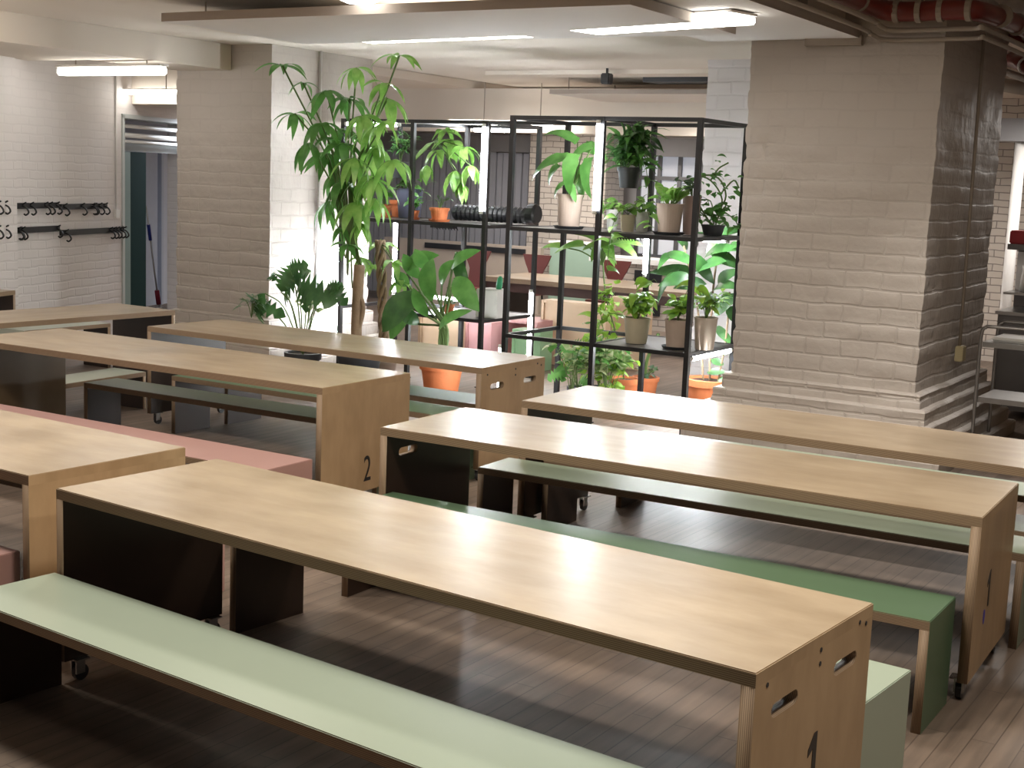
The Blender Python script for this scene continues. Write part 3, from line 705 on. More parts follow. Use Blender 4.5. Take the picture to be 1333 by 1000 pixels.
def vine(t, starts, mat, l=.07, w_=.05, step=.05, kind='heart', jitter=.02, r=.003):
    bm = nb(); st = []
    for path in starts:
        sp = smooth_path(path, 8); st.append(path)
        acc = 0
        for a, b in zip(sp, sp[1:]):
            acc += (b-a).length
            if acc > step:
                acc = 0; an = rnd.uniform(0, 6.28); d = V(math.cos(an), math.sin(an), rnd.uniform(-.9, .3)).normalized()
                q = b+V(rnd.uniform(-1, 1), rnd.uniform(-1, 1), rnd.uniform(-1, 1))*jitter
                leaf(bm, q, q+d*l*rnd.uniform(.7, 1.2), w_*rnd.uniform(.8, 1.2), .15, kind, n=5)
    foliage(bm, mat, t); stems(st, t, r)
def palmate(bm, c, n, L, W, droop, ydir=V(0, 0, 1), tips=None):
    a0 = rnd.uniform(0, 6.28)
    for k in range(n):
        a = a0+2*math.pi*k/n+rnd.uniform(-.15, .15); l = L*rnd.uniform(.8, 1.1)
        d = V(math.cos(a), math.sin(a), -droop*rnd.uniform(.3, 1.6)+rnd.uniform(-.3, .3)).normalized()
        leaf(bm, c, c+d*l, W*rnd.uniform(.85, 1.15), .14, 'lance', up=V(math.cos(a)*.5+rnd.uniform(-.5, .5), math.sin(a)*.5+rnd.uniform(-.5, .5), 1))

# --- tall braided tree in front of the left shelf
TY = 9.74
tree_base = V(PY(468, 440, TY).x, TY, 0)
t = thing('money_tree', 'tall leafy tree with slender trunks reaching the ceiling left of the shelves', 'plant', tree_base)
R = lambda px, py, Y=TY: PY(px, py, Y)-tree_base
bm = nb(); lathe(bm, [(0, 0), (.15, 0), (.2, .3), (.21, .33), (.19, .33), (.18, .29), (0, .29)]); link('pot', bm, M_dark, t, smooth=True)
bm = nb(); lathe(bm, [(0, .292), (.18, .292)], 20); link('soil', bm, M_soil, t)
bm = nb(); tube(bm, smooth_path([V(0, 0, .28), R(464, 440), R(466, 380), R(468, 345)], 5), .05, 10)
tube(bm, smooth_path([R(464, 440), R(473, 400), R(463, 370), R(470, 345)], 5), [.02]*16, 8); link('trunk', bm, M_bark, t, smooth=True)
trunk_top = R(468, 345)
clusters = [(368, 86, 34, 5, .25), (384, 148, 32, 7, .7), (402, 186, 40, 6, 1.6), (425, 118, 36, 7, 1.0), (464, 88, 30, 7, 1.0), (440, 170, 38, 7, 1.3), (455, 128, 34, 7, .8),
            (430, 200, 42, 7, 1.4), (472, 150, 38, 7, 1.2), (490, 190, 40, 7, 1.6), (450, 235, 46, 7, 1.9), (478, 228, 40, 7, 1.8), (520, 72, 32, 5, .5), (505, 128, 36, 7, .9), (500, 108, 30, 6, .6),
            (426, 262, 34, 5, 1.8), (465, 262, 40, 6, 2.2), (446, 186, 34, 6, 1.0), (512, 208, 38, 7, 1.6), (488, 258, 34, 6, 1.5), (478, 170, 36, 7, 1.2), (462, 205, 36, 7, 1.6), (436, 225, 34, 6, 1.8), (500, 158, 30, 7, 1.1), (470, 290, 26, 5, 2.0), (452, 318, 24, 5, 1.4), (470, 335, 22, 5, 1.0), (444, 296, 26, 5, 1.6), (418, 160, 34, 7, 1.0), (486, 232, 34, 7, 1.4), (395, 108, 24, 5, .6)]
bd = nb(); bl = nb(); st = []
for i, (px, py, r, n, dr) in enumerate(clusters):
    Y = TY+rnd.uniform(-.3, .12); c = R(px, py, Y); L = r/152*1.28
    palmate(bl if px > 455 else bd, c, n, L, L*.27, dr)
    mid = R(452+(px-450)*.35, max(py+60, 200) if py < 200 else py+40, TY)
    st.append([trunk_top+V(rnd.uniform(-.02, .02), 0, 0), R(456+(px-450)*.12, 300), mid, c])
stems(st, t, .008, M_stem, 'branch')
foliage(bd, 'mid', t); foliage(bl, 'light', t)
# braided second tree
b0 = V(PY(497, 445, 10.2).x, 10.2, 0)
t = thing('braided_fig', 'small tree with a braided pale trunk beside the tall tree', 'plant', b0)
add_pot(t, .15, .25, M_beige)
R2 = lambda px, py, Y=10.2: PY(px, py, Y)-b0
for k in range(4):
    bm = nb(); pts = []
    for i in range(25):
        f = i/24; z = .22+f*1.12; a = f*12+k*math.pi/2; pts.append(V(math.cos(a)*.034+(.04-.09*f), math.sin(a)*.034, z))
    tube(bm, pts, .018, 8); link('braided_stem', bm, M_bark, t, smooth=True)
bm = nb(); st = []
for (px, py, r, n, dr) in [(497, 318, 32, 7, .4), (512, 340, 30, 7, .8), (486, 345, 22, 6, .9), (520, 365, 26, 6, 1.2)]:
    c = R2(px, py, 10.2+rnd.uniform(-.1, .2)); palmate(bm, c, n, r/150, .065, dr); st.append([V(-.05, 0, 1.3), (c+V(-.05, 0, 1.3))*.5+V(0, 0, .05), c])
foliage(bm, 'light', t); stems(st, t, .005)

# --- monstera left
mb = V(PY(395, 425, 9.6).x, 9.6, 0); Rm = lambda px, py, Y=9.6: PY(px, py, Y)-mb
t = thing('monstera', 'dark green monstera with split leaves in front of the left brick pillar', 'plant', mb)
add_pot(t, .16, .3, M_dark)
bm = nb(); st = []
for (ax, ay, bx, by, wpx) in [(378, 352, 402, 342, 26), (366, 380, 385, 344, 34), (405, 352, 372, 395, 42), (345, 382, 345, 420, 30), (330, 405, 372, 408, 30), (388, 372, 440, 388, 46), (415, 368, 398, 405, 30), (432, 370, 452, 395, 24), (425, 375, 448, 372, 20), (360, 365, 352, 358, 18)]:
    a = Rm(ax, ay, 9.6+rnd.uniform(-.15, .15)); b = Rm(bx, by, 9.6+rnd.uniform(-.2, .1)); leaf(bm, a, b, wpx/150, .14, 'monstera', n=14, up=V(rnd.uniform(-.3, .5), -1, rnd.uniform(.1, .9))); st.append([V(0, 0, .28), (a+V(0, 0, .28))*.5+V(0, 0, .15), a])
foliage(bm, 'dark', t); stems(st, t, .006)
def potted(px0, px1, pyb, hpx, mat, label, name='potted_plant', Y=None, z=None, saucer=None, rim=False, square=False):
    p, r = pot_at(px0, px1, pyb, Y, z)
    if z is not None: p.z = z
    t = thing(name, label, 'plant', p); d = (p-C0).dot(_fw); h = hpx*d/F_PX
    add_pot(t, r*.95, h, mat, saucer, rim, square); t['_h'] = h
    return t, h, r
t, h, r = potted(390, 412, 440, 30, M_dark, 'variegated ivy rising behind the table near the monstera', Y=9.9, z=.43-.13 if False else 0.0)
bushy(t, .55, 60, .2, .32, .09, .05, 'varieg', 'ell', 7)
p = t.location
t, h, r = potted(318, 336, 440, 30, M_terra, 'small spider plant at the foot of the left brick pillar', Y=9.5, z=0.0)
bushy(t, .6, 40, .14, .22, .14, .02, 'grey', 'lance', 6)
# --- big paddle leaf plant in the orange pot
sb = V(PY(574, 515, 10.02).x, 10.02, 0); t = thing('bird_of_paradise', 'large leaved plant in an orange pot in front of the left shelf', 'plant', sb)
add_pot(t, .19, .30, M_terra, None, True)
Rs = lambda px, py, Y=10.0: PY(px, py, Y)-sb
bm = nb(); b2 = nb(); st = []
for (ax, ay, bx, by, wpx, Y, m) in [(548, 382, 498, 428, 42, 9.9, 0), (538, 402, 508, 440, 26, 10.1, 1), (528, 352, 572, 328, 24, 10.2, 1), (561, 392, 564, 332, 30, 9.9, 1), (545, 362, 525, 328, 20, 10.2, 1), (588, 350, 626, 322, 18, 10.1, 1), (592, 362, 624, 402, 30, 9.9, 1),
                              (572, 428, 615, 400, 15, 9.9, 1), (545, 422, 520, 402, 20, 10.1, 0), (556, 350, 540, 322, 20, 10.0, 1), (594, 328, 612, 385, 18, 10.2, 0), (575, 372, 592, 335, 20, 10.15, 1), (532, 372, 512, 352, 18, 10.2, 1), (556, 412, 538, 372, 18, 9.85, 1)]:
    a = Rs(ax, ay, Y); b = Rs(bx, by, Y-.1); leaf(bm if m == 0 else b2, a, b, wpx/150, .12, 'ell', n=9, up=V(.1, -1, .5)); st.append([V(rnd.uniform(-.03, .03), 0, .27), V(rnd.uniform(-.05, .05), 0, .6), a])
foliage(bm, 'dark', t); foliage(b2, 'mid', t); stems(st, t, .010)
# --- left shelf pots (middle level)
yl = node(0, 1).y+.25
t, h, r = potted(490, 510, 277, 17, M_terra, 'terracotta pot at the left end of the middle level behind the tree', Y=yl+.1, z=ZL2, saucer=M_terra, rim=True); bushy(t, h, 30, .12, .18, .1, .05, 'mid')
t, h, r = potted(532, 546, 277, 12, M_terra, 'small terracotta pot beside the post of the left shelf', Y=yl, z=ZL2, saucer=M_terra, rim=True); bushy(t, h, 20, .1, .12, .1, .06, 'mid')
t, h, r = potted(559, 585, 279, 18, M_terra, 'wide terracotta pot right of the left shelf post, middle level', Y=yl-.1, z=ZL2, saucer=M_terra, rim=True); bushy(t, h, 12, .12, .12, .1, .02, 'grey', 'lance')
t, h, r = potted(514, 552, 272, 38, M_blue, 'blue grey round pot behind the terracotta pots on the left shelf', Y=yl+.35, z=ZL2); bushy(t, h, 26, .2, .12, .13, .05, 'mid', down=.12)
# dark hanging plant in left shelf
p = PY(520, 232, yl+.2); t = thing('hanging_plant', 'dark hanging pot with drooping foliage at the upper left of the left shelf', 'plant', p)
h = add_pot(t, .09, .16, M_dark); bushy(t, h, 90, .22, .28, .12, .035, 'dark', 'lance', 9)
bm = nb()
for k in range(3): a = k*2.1; tube(bm, [V(math.cos(a)*.085, math.sin(a)*.085, h), V(0, 0, Z3-.03-p.z)], .002, 5)
link('cord', bm, M_black, t)
# schefflera branch reaching over the shelf
p = PY(520, 280, yl+.45); p.z = ZL2; t = thing('schefflera', 'light green umbrella plant arching across the top of the left shelf', 'plant', p)
h = add_pot(t, .1, .17, M_terra, None, True); Rr = lambda px, py, Y=yl: PY(px, py, Y)-p
bm = nb(); st = []
for (px, py, r, n, dr) in [(590, 183, 34, 8, 1.2), (572, 195, 30, 7, 1.4), (606, 192, 32, 7, 1.5), (594, 222, 34, 7, 2.2), (556, 215, 26, 6, 1.8), (612, 215, 26, 6, 2.4), (580, 170, 24, 6, .6), (600, 240, 24, 6, 2.5)]:
    c = Rr(px, py, yl-.15+rnd.uniform(-.1, .15)); palmate(bm, c, n, r/140, .075, dr); st.append([V(0, 0, h), Rr(530, 222, yl+.2), Rr(565, 185, yl), c])
foliage(bm, 'light', t); stems(st, t, .006)
# left shelf lower level
t, h, r = potted(624, 658, 402, 37, M_white, 'square white pot with a small green cactus on the lower left shelf', Y=node(0, 1).y+.3, z=ZL1, square=True)
bm = nb(); lathe(bm, [(0, h-.01), (.026, h), (.03, h+.04), (.026, h+.10), (.014, h+.125), (0, h+.13)], 12); bmesh.ops.transform(bm, matrix=Matrix.Translation((.03, 0, 0)) @ Matrix.Rotation(.12, 4, 'Y'), verts=bm.verts); link('cactus', bm, plain('cactus_skin', (.03, .28, .12), .5), t, smooth=True)
t, h, r = potted(577, 592, 398, 12, M_terra, 'tiny terracotta pot left of the square white pot', Y=node(0, 1).y+.25, z=ZL1, rim=True); rosette(t, h, 7, .12, .03, 'grey')
# black ribbed tube on the shelf between the units
zc_ = PY(640, 270, node(0, 2).y-.02).z
p = V(PY(640, 283, node(0, 2).y-.2).x, node(0, 2).y-.25, ZL2)
t = thing('ribbed_tube', 'black ribbed tube lying on the middle level of the left shelf', 'tube', V(PY(592, 283, p.y).x, p.y, ZL2))
pr_ = []; Lr = PY(692, 270, p.y).x-PY(594, 270, p.y).x
for k in range(34): pr_.append((.082 if k % 2 else .068, Lr*k/33)) 
pr_ = [(0, 0)]+pr_+[(0, Lr)]
bm = nb(); lathe(bm, pr_, 20); bmesh.ops.transform(bm, matrix=Matrix.Translation((0, 0, .085)) @ Matrix.Rotation(math.pi/2, 4, 'Y'), verts=bm.verts); link('body', bm, M_black, t)
bm = nb(); lathe(bm, [(0, 0), (.1, 0), (.1, .07), (.08, .09), (0, .09)], 20); bmesh.ops.transform(bm, matrix=Matrix.Translation((Lr, 0, .105)) @ Matrix.Rotation(math.pi/2, 4, 'Y'), verts=bm.verts); link('end_ring', bm, M_black, t)

# --- right shelf, middle level
y0 = node(0, 0).y
t, h, r = potted(722, 759, 291, 44, M_beige, 'beige pot with big drooping arrow leaves on the middle level', name='alocasia', Y=y0+.3, z=Z2, saucer=M_dark)
al = t.location; Ra = lambda px, py, Y=y0+.3: PY(px, py, Y)-al
bm = nb(); st = []
for (ax, ay, bx, by, wpx, dy) in [(752, 185, 708, 172, 22, .1), (772, 190, 740, 215, 26, 0), (740, 205, 692, 232, 30, -.1), (748, 200, 742, 250, 34, -.15), (768, 205, 770, 255, 34, -.05), (760, 190, 792, 205, 26, .1), (728, 215, 715, 240, 24, .1), (752, 215, 758, 258, 26, .15), (735, 238, 722, 258, 16, 0), (742, 240, 750, 262, 16, -.1)]:
    a = Ra(ax, ay, y0+.3+dy); b = Ra(bx, by, y0+.3+dy); leaf(bm, a, b, wpx/165*.82, .16, 'heart', n=9, up=V(rnd.uniform(-.5, .6), -1, rnd.uniform(.2, 1))); st.append([V(0, 0, h-.02), (a+V(0, 0, h))*.5+V(.02, 0, .06), a])
foliage(bm, 'mid', t); stems(st, t, .006)
t, h, r = potted(852, 890, 294, 40, M_beige, 'beige pot on a dark saucer at the front of the middle level, right bay', Y=y0+.3, z=Z2, saucer=M_dark)
rosette(t, h, 26, .27, .07, 'light', 'ell', (.2, 1.3))
t, h, r = potted(886, 912, 292, 50, plain('pinkish_pot', (.45, .32, .29), .7), 'taller pinkish pot behind the right front post, middle level', Y=y0+.55, z=Z2)
bushy(t, h, 25, .16, .14, .1, .05, 'grey')
t, h, r = potted(912, 945, 292, 14, M_dark, 'low dark bowl with a twisting small leaved shrub at the right of the middle level', name='bonsai', Y=y0+.62, z=Z2)
bz = t.location; Rb = lambda px, py, Y=y0+.62: PY(px, py, Y)-bz
st = [[V(-.02, 0, h), Rb(905, 255), Rb(912, 230), Rb(935, 232), Rb(945, 255), Rb(935, 275)], [V(.02, 0, h), Rb(940, 260), Rb(925, 235), Rb(905, 228)], [Rb(925, 235), Rb(935, 220), Rb(948, 212)], [Rb(940, 250), Rb(955, 235), Rb(962, 245)]]
vine(t, st, 'mid', .07, .045, .035, 'ell', .05, .007)
vine(t, [[V(0, 0, h), Rb(905, 270), Rb(912, 285)], [V(0, 0, h), Rb(930, 270), Rb(955, 285), Rb(963, 300)], [V(0, 0, h), Rb(925, 262), Rb(905, 262)], [V(0, 0, h), Rb(945, 268), Rb(930, 282), Rb(915, 276)]], 'mid', .08, .055, .025, 'ell', .05, .005)
for i, (a, b, lab) in enumerate([(788, 806, 'small bright white pot behind the long lit tube, left of a pair'), (826, 846, 'small bright white pot on the middle level, right of a pair')]):
    t, h, r = potted(a, b, 291, 26, M_white, lab, Y=y0+.6, z=Z2); bushy(t, h, 22, .15, .1, .1, .06, 'light', down=.08)
t, h, r = potted(806, 828, 292, 22, M_cream, 'cream pot of trailing light green leaves between the two white pots', Y=y0+.35, z=Z2)
vine(t, [[V(0, 0, h), V(.03, -.1, h+.06), V(.04, -.30, h-.02), V(.06, -.42, -.12), V(.06, -.43, -.32)], [V(0, 0, h), V(-.12, -.05, h+.1), V(-.22, -.1, h+.02)], [V(0, 0, h), V(.12, -.05, h+.12), V(.22, -.1, h+.05), V(.3, -.15, .02)]], 'light', .11, .09, .05)
# hanging plant, right shelf
p = PY(818, 245, y0+.42); t = thing('hanging_plant', 'full hanging plant in a dark pot behind the long lit tube', 'plant', p)
h = add_pot(t, .095, .17, M_dark)
bm = nb(); b2 = nb(); 
for k in range(150):
    a = rnd.uniform(0, 6.28); e = rnd.uniform(-.3, 1.4); l = rnd.uniform(.15, .30); o_ = V(rnd.uniform(-.1, .14), rnd.uniform(-.08, .08), h+rnd.uniform(-.02, .25))
    d = V(math.cos(a)*math.cos(e), math.sin(a)*math.cos(e), math.sin(e)*.8-.1)
    leaf(bm if k % 3 else b2, o_, o_+d*l, .055, .2, 'lance', n=5)
foliage(bm, 'dark', t); foliage(b2, 'mid', t)
vine(t, [[V(.05, 0, h), V(.16, -.05, h+.05), V(.22, -.06, -.05), V(.24, -.06, -.2)], [V(.05, 0, h), V(.2, -.1, h+.1), V(.34, -.1, h-.02)]], 'mid', .12, .05, .04, 'lance')
bm = nb()
for k in range(3): a = k*2.1; tube(bm, [V(math.cos(a)*.09, math.sin(a)*.09, h), V(0, 0, Z3-.03-p.z)], .002, 5)
link('cord', bm, M_black, t)
# --- right shelf, lower level
t, h, r = potted(810, 847, 438, 33, M_cream, 'cream pot with bright leaves at the left of the lower level', Y=y0+.3, z=Z1)
bushy(t, h, 90, .17, .18, .10, .08, 'lime', 'heart', 8, mat2='light'); vine(t, [[V(0, 0, h), V(.06, 0, h+.2), V(.12, 0, h+.32), V(.16, 0, h+.3)], [V(0, 0, h), V(-.02, 0, h+.25), V(-.06, 0, h+.32)], [V(-.05, 0, h), V(-.3, -.05, h+.02), V(-.42, 0, h-.05)]], 'lime', .14, .11, .08)
t, h, r = potted(863, 899, 441, 38, M_beige, 'beige pot on a dark saucer at the front post of the lower level', Y=y0+.22, z=Z1, saucer=M_dark)
bushy(t, h, 70, .14, .16, .10, .06, 'light', 'ell', 8, mat2='lime'); vine(t, [[V(.0, 0, h), V(.06, 0, h+.22), V(.14, -.02, h+.3), V(.2, -.02, h+.2)]], 'lime', .14, .1, .06)
t, h, r = potted(901, 934, 441, 42, plain('pale_pot', (.5, .42, .34), .7), 'pale pot right of the front post on the lower level', Y=y0+.35, z=Z1)
bushy(t, h, 120, .15, .2, .11, .035, 'light', 'lance', 9, mat2='lime')
# upright climber carrying the horizontal leaves in the right shelf
p = PY(812, 505, y0+1.05); p.z = 0; t = thing('climbing_plant', 'tall climber with a fan of broad light leaves behind the middle post', 'plant', p)
add_pot(t, .13, .24, M_terra, None, True); Rc = lambda px, py, Y=y0+.95: PY(px, py, Y)-p
bm = nb(); st = [[V(0, 0, .22), Rc(800, 430), Rc(788, 380), Rc(784, 325)]]
for (ax, ay, bx, by, wpx) in [(735, 322, 705, 322, 16), (760, 318, 722, 328, 18), (775, 312, 748, 304, 14), (785, 318, 758, 325, 18), (788, 312, 800, 345, 18), (792, 318, 838, 318, 20), (800, 314, 830, 334, 18), (780, 320, 770, 340, 14)]:
    a = Rc(ax, ay); b = Rc(bx, by, y0+.85); leaf(bm, a, b, wpx/150, .1, 'heart', n=7, up=V(0, -.7, 1)); st.append([Rc(784, 345), (Rc(784, 335)+a)*.5+V(0, 0, .0), a])
foliage(bm, 'light', t); stems(st, t, .007)
# foliage climbing at floor level
for (px0, px1, pyb, hh, nn, lab, mt, k2, Y) in [(778, 800, 514, 24, 170, 'floor pot overflowing with variegated leaves at the foot of the middle post', M_terra, 'varieg', y0+.55),
                                          (735, 752, 513, 12, 60, 'low floor plant with variegated leaves left of the middle post', M_dark, 'varieg', y0+.3),
                                          (770, 790, 500, 18, 170, 'yellow green bushy floor plant under the open bay', M_dark, 'lime', y0+.9)]:
    p, r = pot_at(px0, px1, pyb, Y); p.z = 0; t = thing('potted_plant', lab, 'plant', p); h = add_pot(t, max(r, .08), .16, mt, None, True)
    bushy(t, h, nn, .26, .5 if nn > 50 else .2, .1, .07, k2, 'heart', 9, mat2='mid' if nn > 50 else None)
p = PY(797, 505, y0+.62); p.z = 0; t = thing('climbing_ivy', 'lime green ivy climbing from the floor past the lower level behind the middle post', 'plant', p)
add_pot(t, .1, .16, M_terra, None, True); Ri = lambda px, py: PY(px, py, y0+.62)-p
vine(t, [[V(0, 0, .15), Ri(790, 470), Ri(796, 420), Ri(790, 375)], [V(0, 0, .15), Ri(775, 460), Ri(785, 410), Ri(800, 380)], [V(0, 0, .15), Ri(800, 470), Ri(788, 440), Ri(782, 400), Ri(796, 372)], [V(0, 0, .15), Ri(765, 480), Ri(745, 450)], [V(0, 0, .15), Ri(810, 480), Ri(825, 470)]], 'lime', .10, .075, .022, 'heart', .05)
p = PY(752, 500, y0+.75); p.z = 0; t = thing('monstera', 'small monstera with round holed leaves under the open bay', 'plant', p); add_pot(t, .09, .16, M_dark)
bm = nb(); st = []
for k in range(8):
    a = Vector((rnd.uniform(-.15, .15), rnd.uniform(-.1, .1), rnd.uniform(.2, .62))); d = V(rnd.uniform(-1, 1), rnd.uniform(-.6, .2), rnd.uniform(-.6, .2)).normalized(); leaf(bm, a, a+d*.17, .13, .12, 'monstera', n=12, up=V(0, -1, .4)); st.append([V(0, 0, .15), a])
foliage(bm, 'mid', t); stems(st, t, .004)
t, h, r = potted(822, 857, 513, 26, M_terra, 'terracotta floor pot with a thick pale stalk behind the lower level', Y=11.35, z=0, rim=True)
bm = nb(); tube(bm, smooth_path([V(0, 0, h-.05), V(.05, -.1, .35), V(.20, -.2, .62)], 5), .016, 8); link('stalk', bm, M_stem, t, smooth=True); bushy(t, h, 14, .12, .08, .08, .05, 'grey')
# rubber plant by the pillar
p = V(PY(922, 523, 10.95).x, 10.95, 0); t = thing('rubber_plant', 'rubber plant with broad dark leaves in a terracotta pot beside the right brick pillar', 'plant', p)
add_pot(t, .2, .3, M_terra, None, True); Rp = lambda px, py, Y=10.95: PY(px, py, Y)-p
bm = nb(); st = [[V(-.06, 0, .28), Rp(912, 440), Rp(905, 380), Rp(890, 320)], [V(.0, 0, .28), Rp(925, 430), Rp(930, 360), Rp(940, 310)], [V(.08, 0, .28), Rp(945, 440), Rp(950, 380)]]
for (ax, ay, bx, by, wpx) in [(895, 325, 870, 300, 16), (905, 345, 870, 332, 18), (910, 355, 858, 352, 20), (915, 340, 960, 325, 22), (925, 330, 958, 345, 22), (935, 320, 905, 305, 16), (930, 310, 962, 300, 16), (935, 375, 962, 352, 22), (925, 385, 960, 375, 24), (930, 410, 962, 385, 26), (920, 370, 885, 372, 22), (945, 400, 968, 420, 22),
                              (900, 360, 865, 368, 22), (932, 425, 955, 446, 14), (950, 300, 925, 322, 18), (945, 340, 915, 350, 22), (905, 330, 925, 360, 20), (950, 335, 965, 318, 18), (875, 330, 860, 345, 14), (885, 350, 862, 385, 20)]:
    a_ = Rp(ax, ay, 10.95+rnd.uniform(-.15, .15)); c_ = Rp(bx, by, 10.95+rnd.uniform(-.2, .1)); leaf(bm, a_, a_+(c_-a_)*1.25, wpx/148*.85, .12, 'lance', n=8, up=V(rnd.uniform(-.5, .5), -1, rnd.uniform(.2, 1)))
for (ax, ay, bx, by) in [(942, 475, 925, 468), (945, 485, 920, 484), (944, 498, 935, 492), (948, 460, 930, 457), (950, 470, 962, 455)]: leaf(bm, Rp(ax, ay), Rp(bx, by), .07, .1, 'ell', up=V(0, -1, .6))
foliage(bm, 'dark', t); stems(st, t, .010, M_bark)
# cables tucked under the shelves
def cable(px0, px1, py, Y, z, lab):
    p = PY((px0+px1)/2, py, Y); t = nb(); w_ = (px1-px0)/150
    for k in range(9):
        x = -w_/2+w_*k/8; tube(t, smooth_path([(x, 0, z-p.z-.0), (x+.02, -.01, -.03), (x+.03, 0, -.05), (x+.01, .01, -.02), (x+.03, 0, z-p.z)], 3), .004, 5)
    box(t, -w_/2, w_/2, -.03, .03, z-p.z-.03, z-p.z)
    tag(link('cable_bundle', t, M_black, loc=p), lab, 'cable', 'cable bundles under the shelves')
cable(557, 598, 292, yl, ZL2-.034, 'loops of black cable under the middle level of the left shelf')
cable(800, 832, 305, y0+.5, Z2-.034, 'loops of black cable under the middle level of the right shelf')

# ------------------------------------------------------------ pipes at the upper right
def pipe(name, label, pts, r, mat, clamps=0, cm=None, seg=12):
    pts = [Vector(p) for p in pts]; t = thing(name, label, 'pipe', pts[0])
    bm = nb(); sp = smooth_path(pts, 6); tube(bm, [q-pts[0] for q in sp], r, seg); link('tube', bm, mat, t, smooth=True)
    return t, sp
def clamp(t, p, d, r, mat):
    d = Vector(d).normalized(); bm = nb(); q = Vector(p)-t.location; tube(bm, [q-d*.018, q+d*.018], r, 14); link('clamp', bm, mat, t, smooth=False)
yp = 9.62
zp = PY(1200, 14, yp).z
pa = PY(1155, 12, yp); pb = PY(1262, 12, yp)
pc = PY(1262, 12, yp)
xr = pb.x+.02
t, sp = pipe('red_pipe', 'dark red pipe with grey clamps bending along the top of the right pillar', [(pa.x-.1, 5.0, zp+.03), (pa.x-.08, 8.6, zp+.03), (pa.x-.05, yp-.25, zp+.02), (pa.x+.06, yp, zp), (pb.x-.1, yp, zp), (pb.x+.05, yp+.2, zp), (pb.x+.1, 11.2, zp+.02), (pb.x+.1, 14.0, zp+.02)], .068, M_red)
for px in (1168, 1197, 1225, 1262): q = PY(px, 14, yp); clamp(t, (q.x, yp, zp), (1, 0, 0), .08, M_grey)
for yy in (9.2, 8.5): clamp(t, (pa.x-.075, yy, zp+.03), (0, 1, 0), .08, M_grey)
for yy in (10.1, 10.6, 11.1, 11.7): clamp(t, (pb.x+.1, yy, zp+.01), (0, 1, 0), .08, M_grey)
for i, (dz, dy, r) in enumerate(((-.12, .05, .018), (-.18, .10, .016))):
    x_ = pa.x-.02-.05*i
    pipe('grey_conduit', ['grey conduit just below the red pipe on the right pillar', 'lowest grey conduit crossing the top of the right pillar'][i], [(x_, 3, zp+dz+.05), (x_, 8.8, zp+dz+.04), (x_, yp-.1, zp+dz+.02), (x_+.08, yp+dy, zp+dz), (xr-.0, yp+dy, zp+dz), (xr+.08, yp+dy+.15, zp+dz), (xr+.09, 12.5, zp+dz)], r, M_grey, seg=8)
pipe('red_pipe', 'second dark red pipe lower down beyond the right pillar', [PY(1300, 30, 12.2), PY(1345, 60, 11.2)], .05, M_red)
t, sp = pipe('red_pipe', 'third dark red pipe segment with bright bands at the right frame edge', [PY(1306, 72, 12.4), PY(1350, 92, 11.6)], .06, M_red)
for f in (.25, .7): q = PY(1306, 72, 12.4).lerp(PY(1350, 92, 11.6), f); clamp(t, q, PY(1350, 92, 11.6)-PY(1306, 72, 12.4), .07, M_white)
pipe('grey_conduit', 'pale conduit below the red pipe segment at the right frame edge', [PY(1304, 92, 12.4), PY(1350, 108, 11.8)], .03, M_grey)
pipe('grey_conduit', 'thick pale duct under the pipes at the right frame edge', [PY(1302, 110, 12.8), PY(1350, 118, 12.4)], .06, M_grey)
# conduit down the right side of the pillar with a switch box
c1 = PX(1277, 50, -2.60); c2 = PX(1246, 448, -2.60)
t = thing('socket_box', 'small yellowish socket box ending a conduit on the right pillar side', 'socket', (-2.60, c2.y, c2.z-.07))
link('box', bxm(-.0, .06, -.055, .055, -.06, .06, bevel=.006), plain('yellowed_plastic', (.45, .38, .22), .5), t)
bm = nb(); tube(bm, [V(.02, 0, .06), V(.02, (c1.y+c2.y)/2-c2.y, (c1.z-c2.z)*.5), V(.02, c1.y-c2.y, c1.z-c2.z+.1)], .013, 8); link('conduit', bm, M_grey, t, smooth=True)
c = PX(418, 62, -8.93); bm = nb(); tube(bm, [(-8.93, c.y, .5), (-8.93, c.y, ZC)], .015, 8); tag(link('wall_conduit', bm, M_panel, smooth=True), 'pale upright conduit on the bright side of the left pillar', 'conduit')

# ------------------------------------------------------------ kitchen corner at the right
def cyl_obj(name, mat, parent, a, b, r, seg=10):
    bm = nb(); tube(bm, [a, b], r, seg); return link(name, bm, mat, parent, smooth=True)
tx, ty = PZ(1262, 600, 0).x, 10.6
tp = PY(1268, 430, 10.6)
t = thing('service_trolley', 'steel tube trolley with two trays beside the right pillar', 'trolley', (PY(1266, 560, 10.6).x, 10.6, 0)); ox = t.location.x
zt = PY(1285, 425, 10.6).z; zs1 = PY(1300, 447, 10.6).z; zs2 = PY(1300, 520, 10.6).z; Wt = .95; Dt = .55
for dy in (0, Dt):
    bm = nb(); tube(bm, smooth_path([(0, dy, 0.03), (0, dy, .5), (0, dy, zt-.08), (.03, dy, zt-.01), (.08, dy, zt), (Wt*.5, dy, zt), (Wt-.08, dy, zt), (Wt-.02, dy, zt-.03), (Wt, dy, zt-.1), (Wt, dy, .03)], 3), .014, 8); link('frame_tube', bm, M_steel, t, smooth=True)
for z in (zs1, zs2): link('tray', bxm(.012, Wt-.012, .012, Dt-.012, z-.04, z), M_steel, t)
t2 = tag(link('folded_towel', bxm(.06, .6, .08, .45, 0, .035, bevel=.012), M_white, loc=(ox, 10.6, zs1+.001)), 'folded white cloth on the top tray of the trolley', 'cloth')
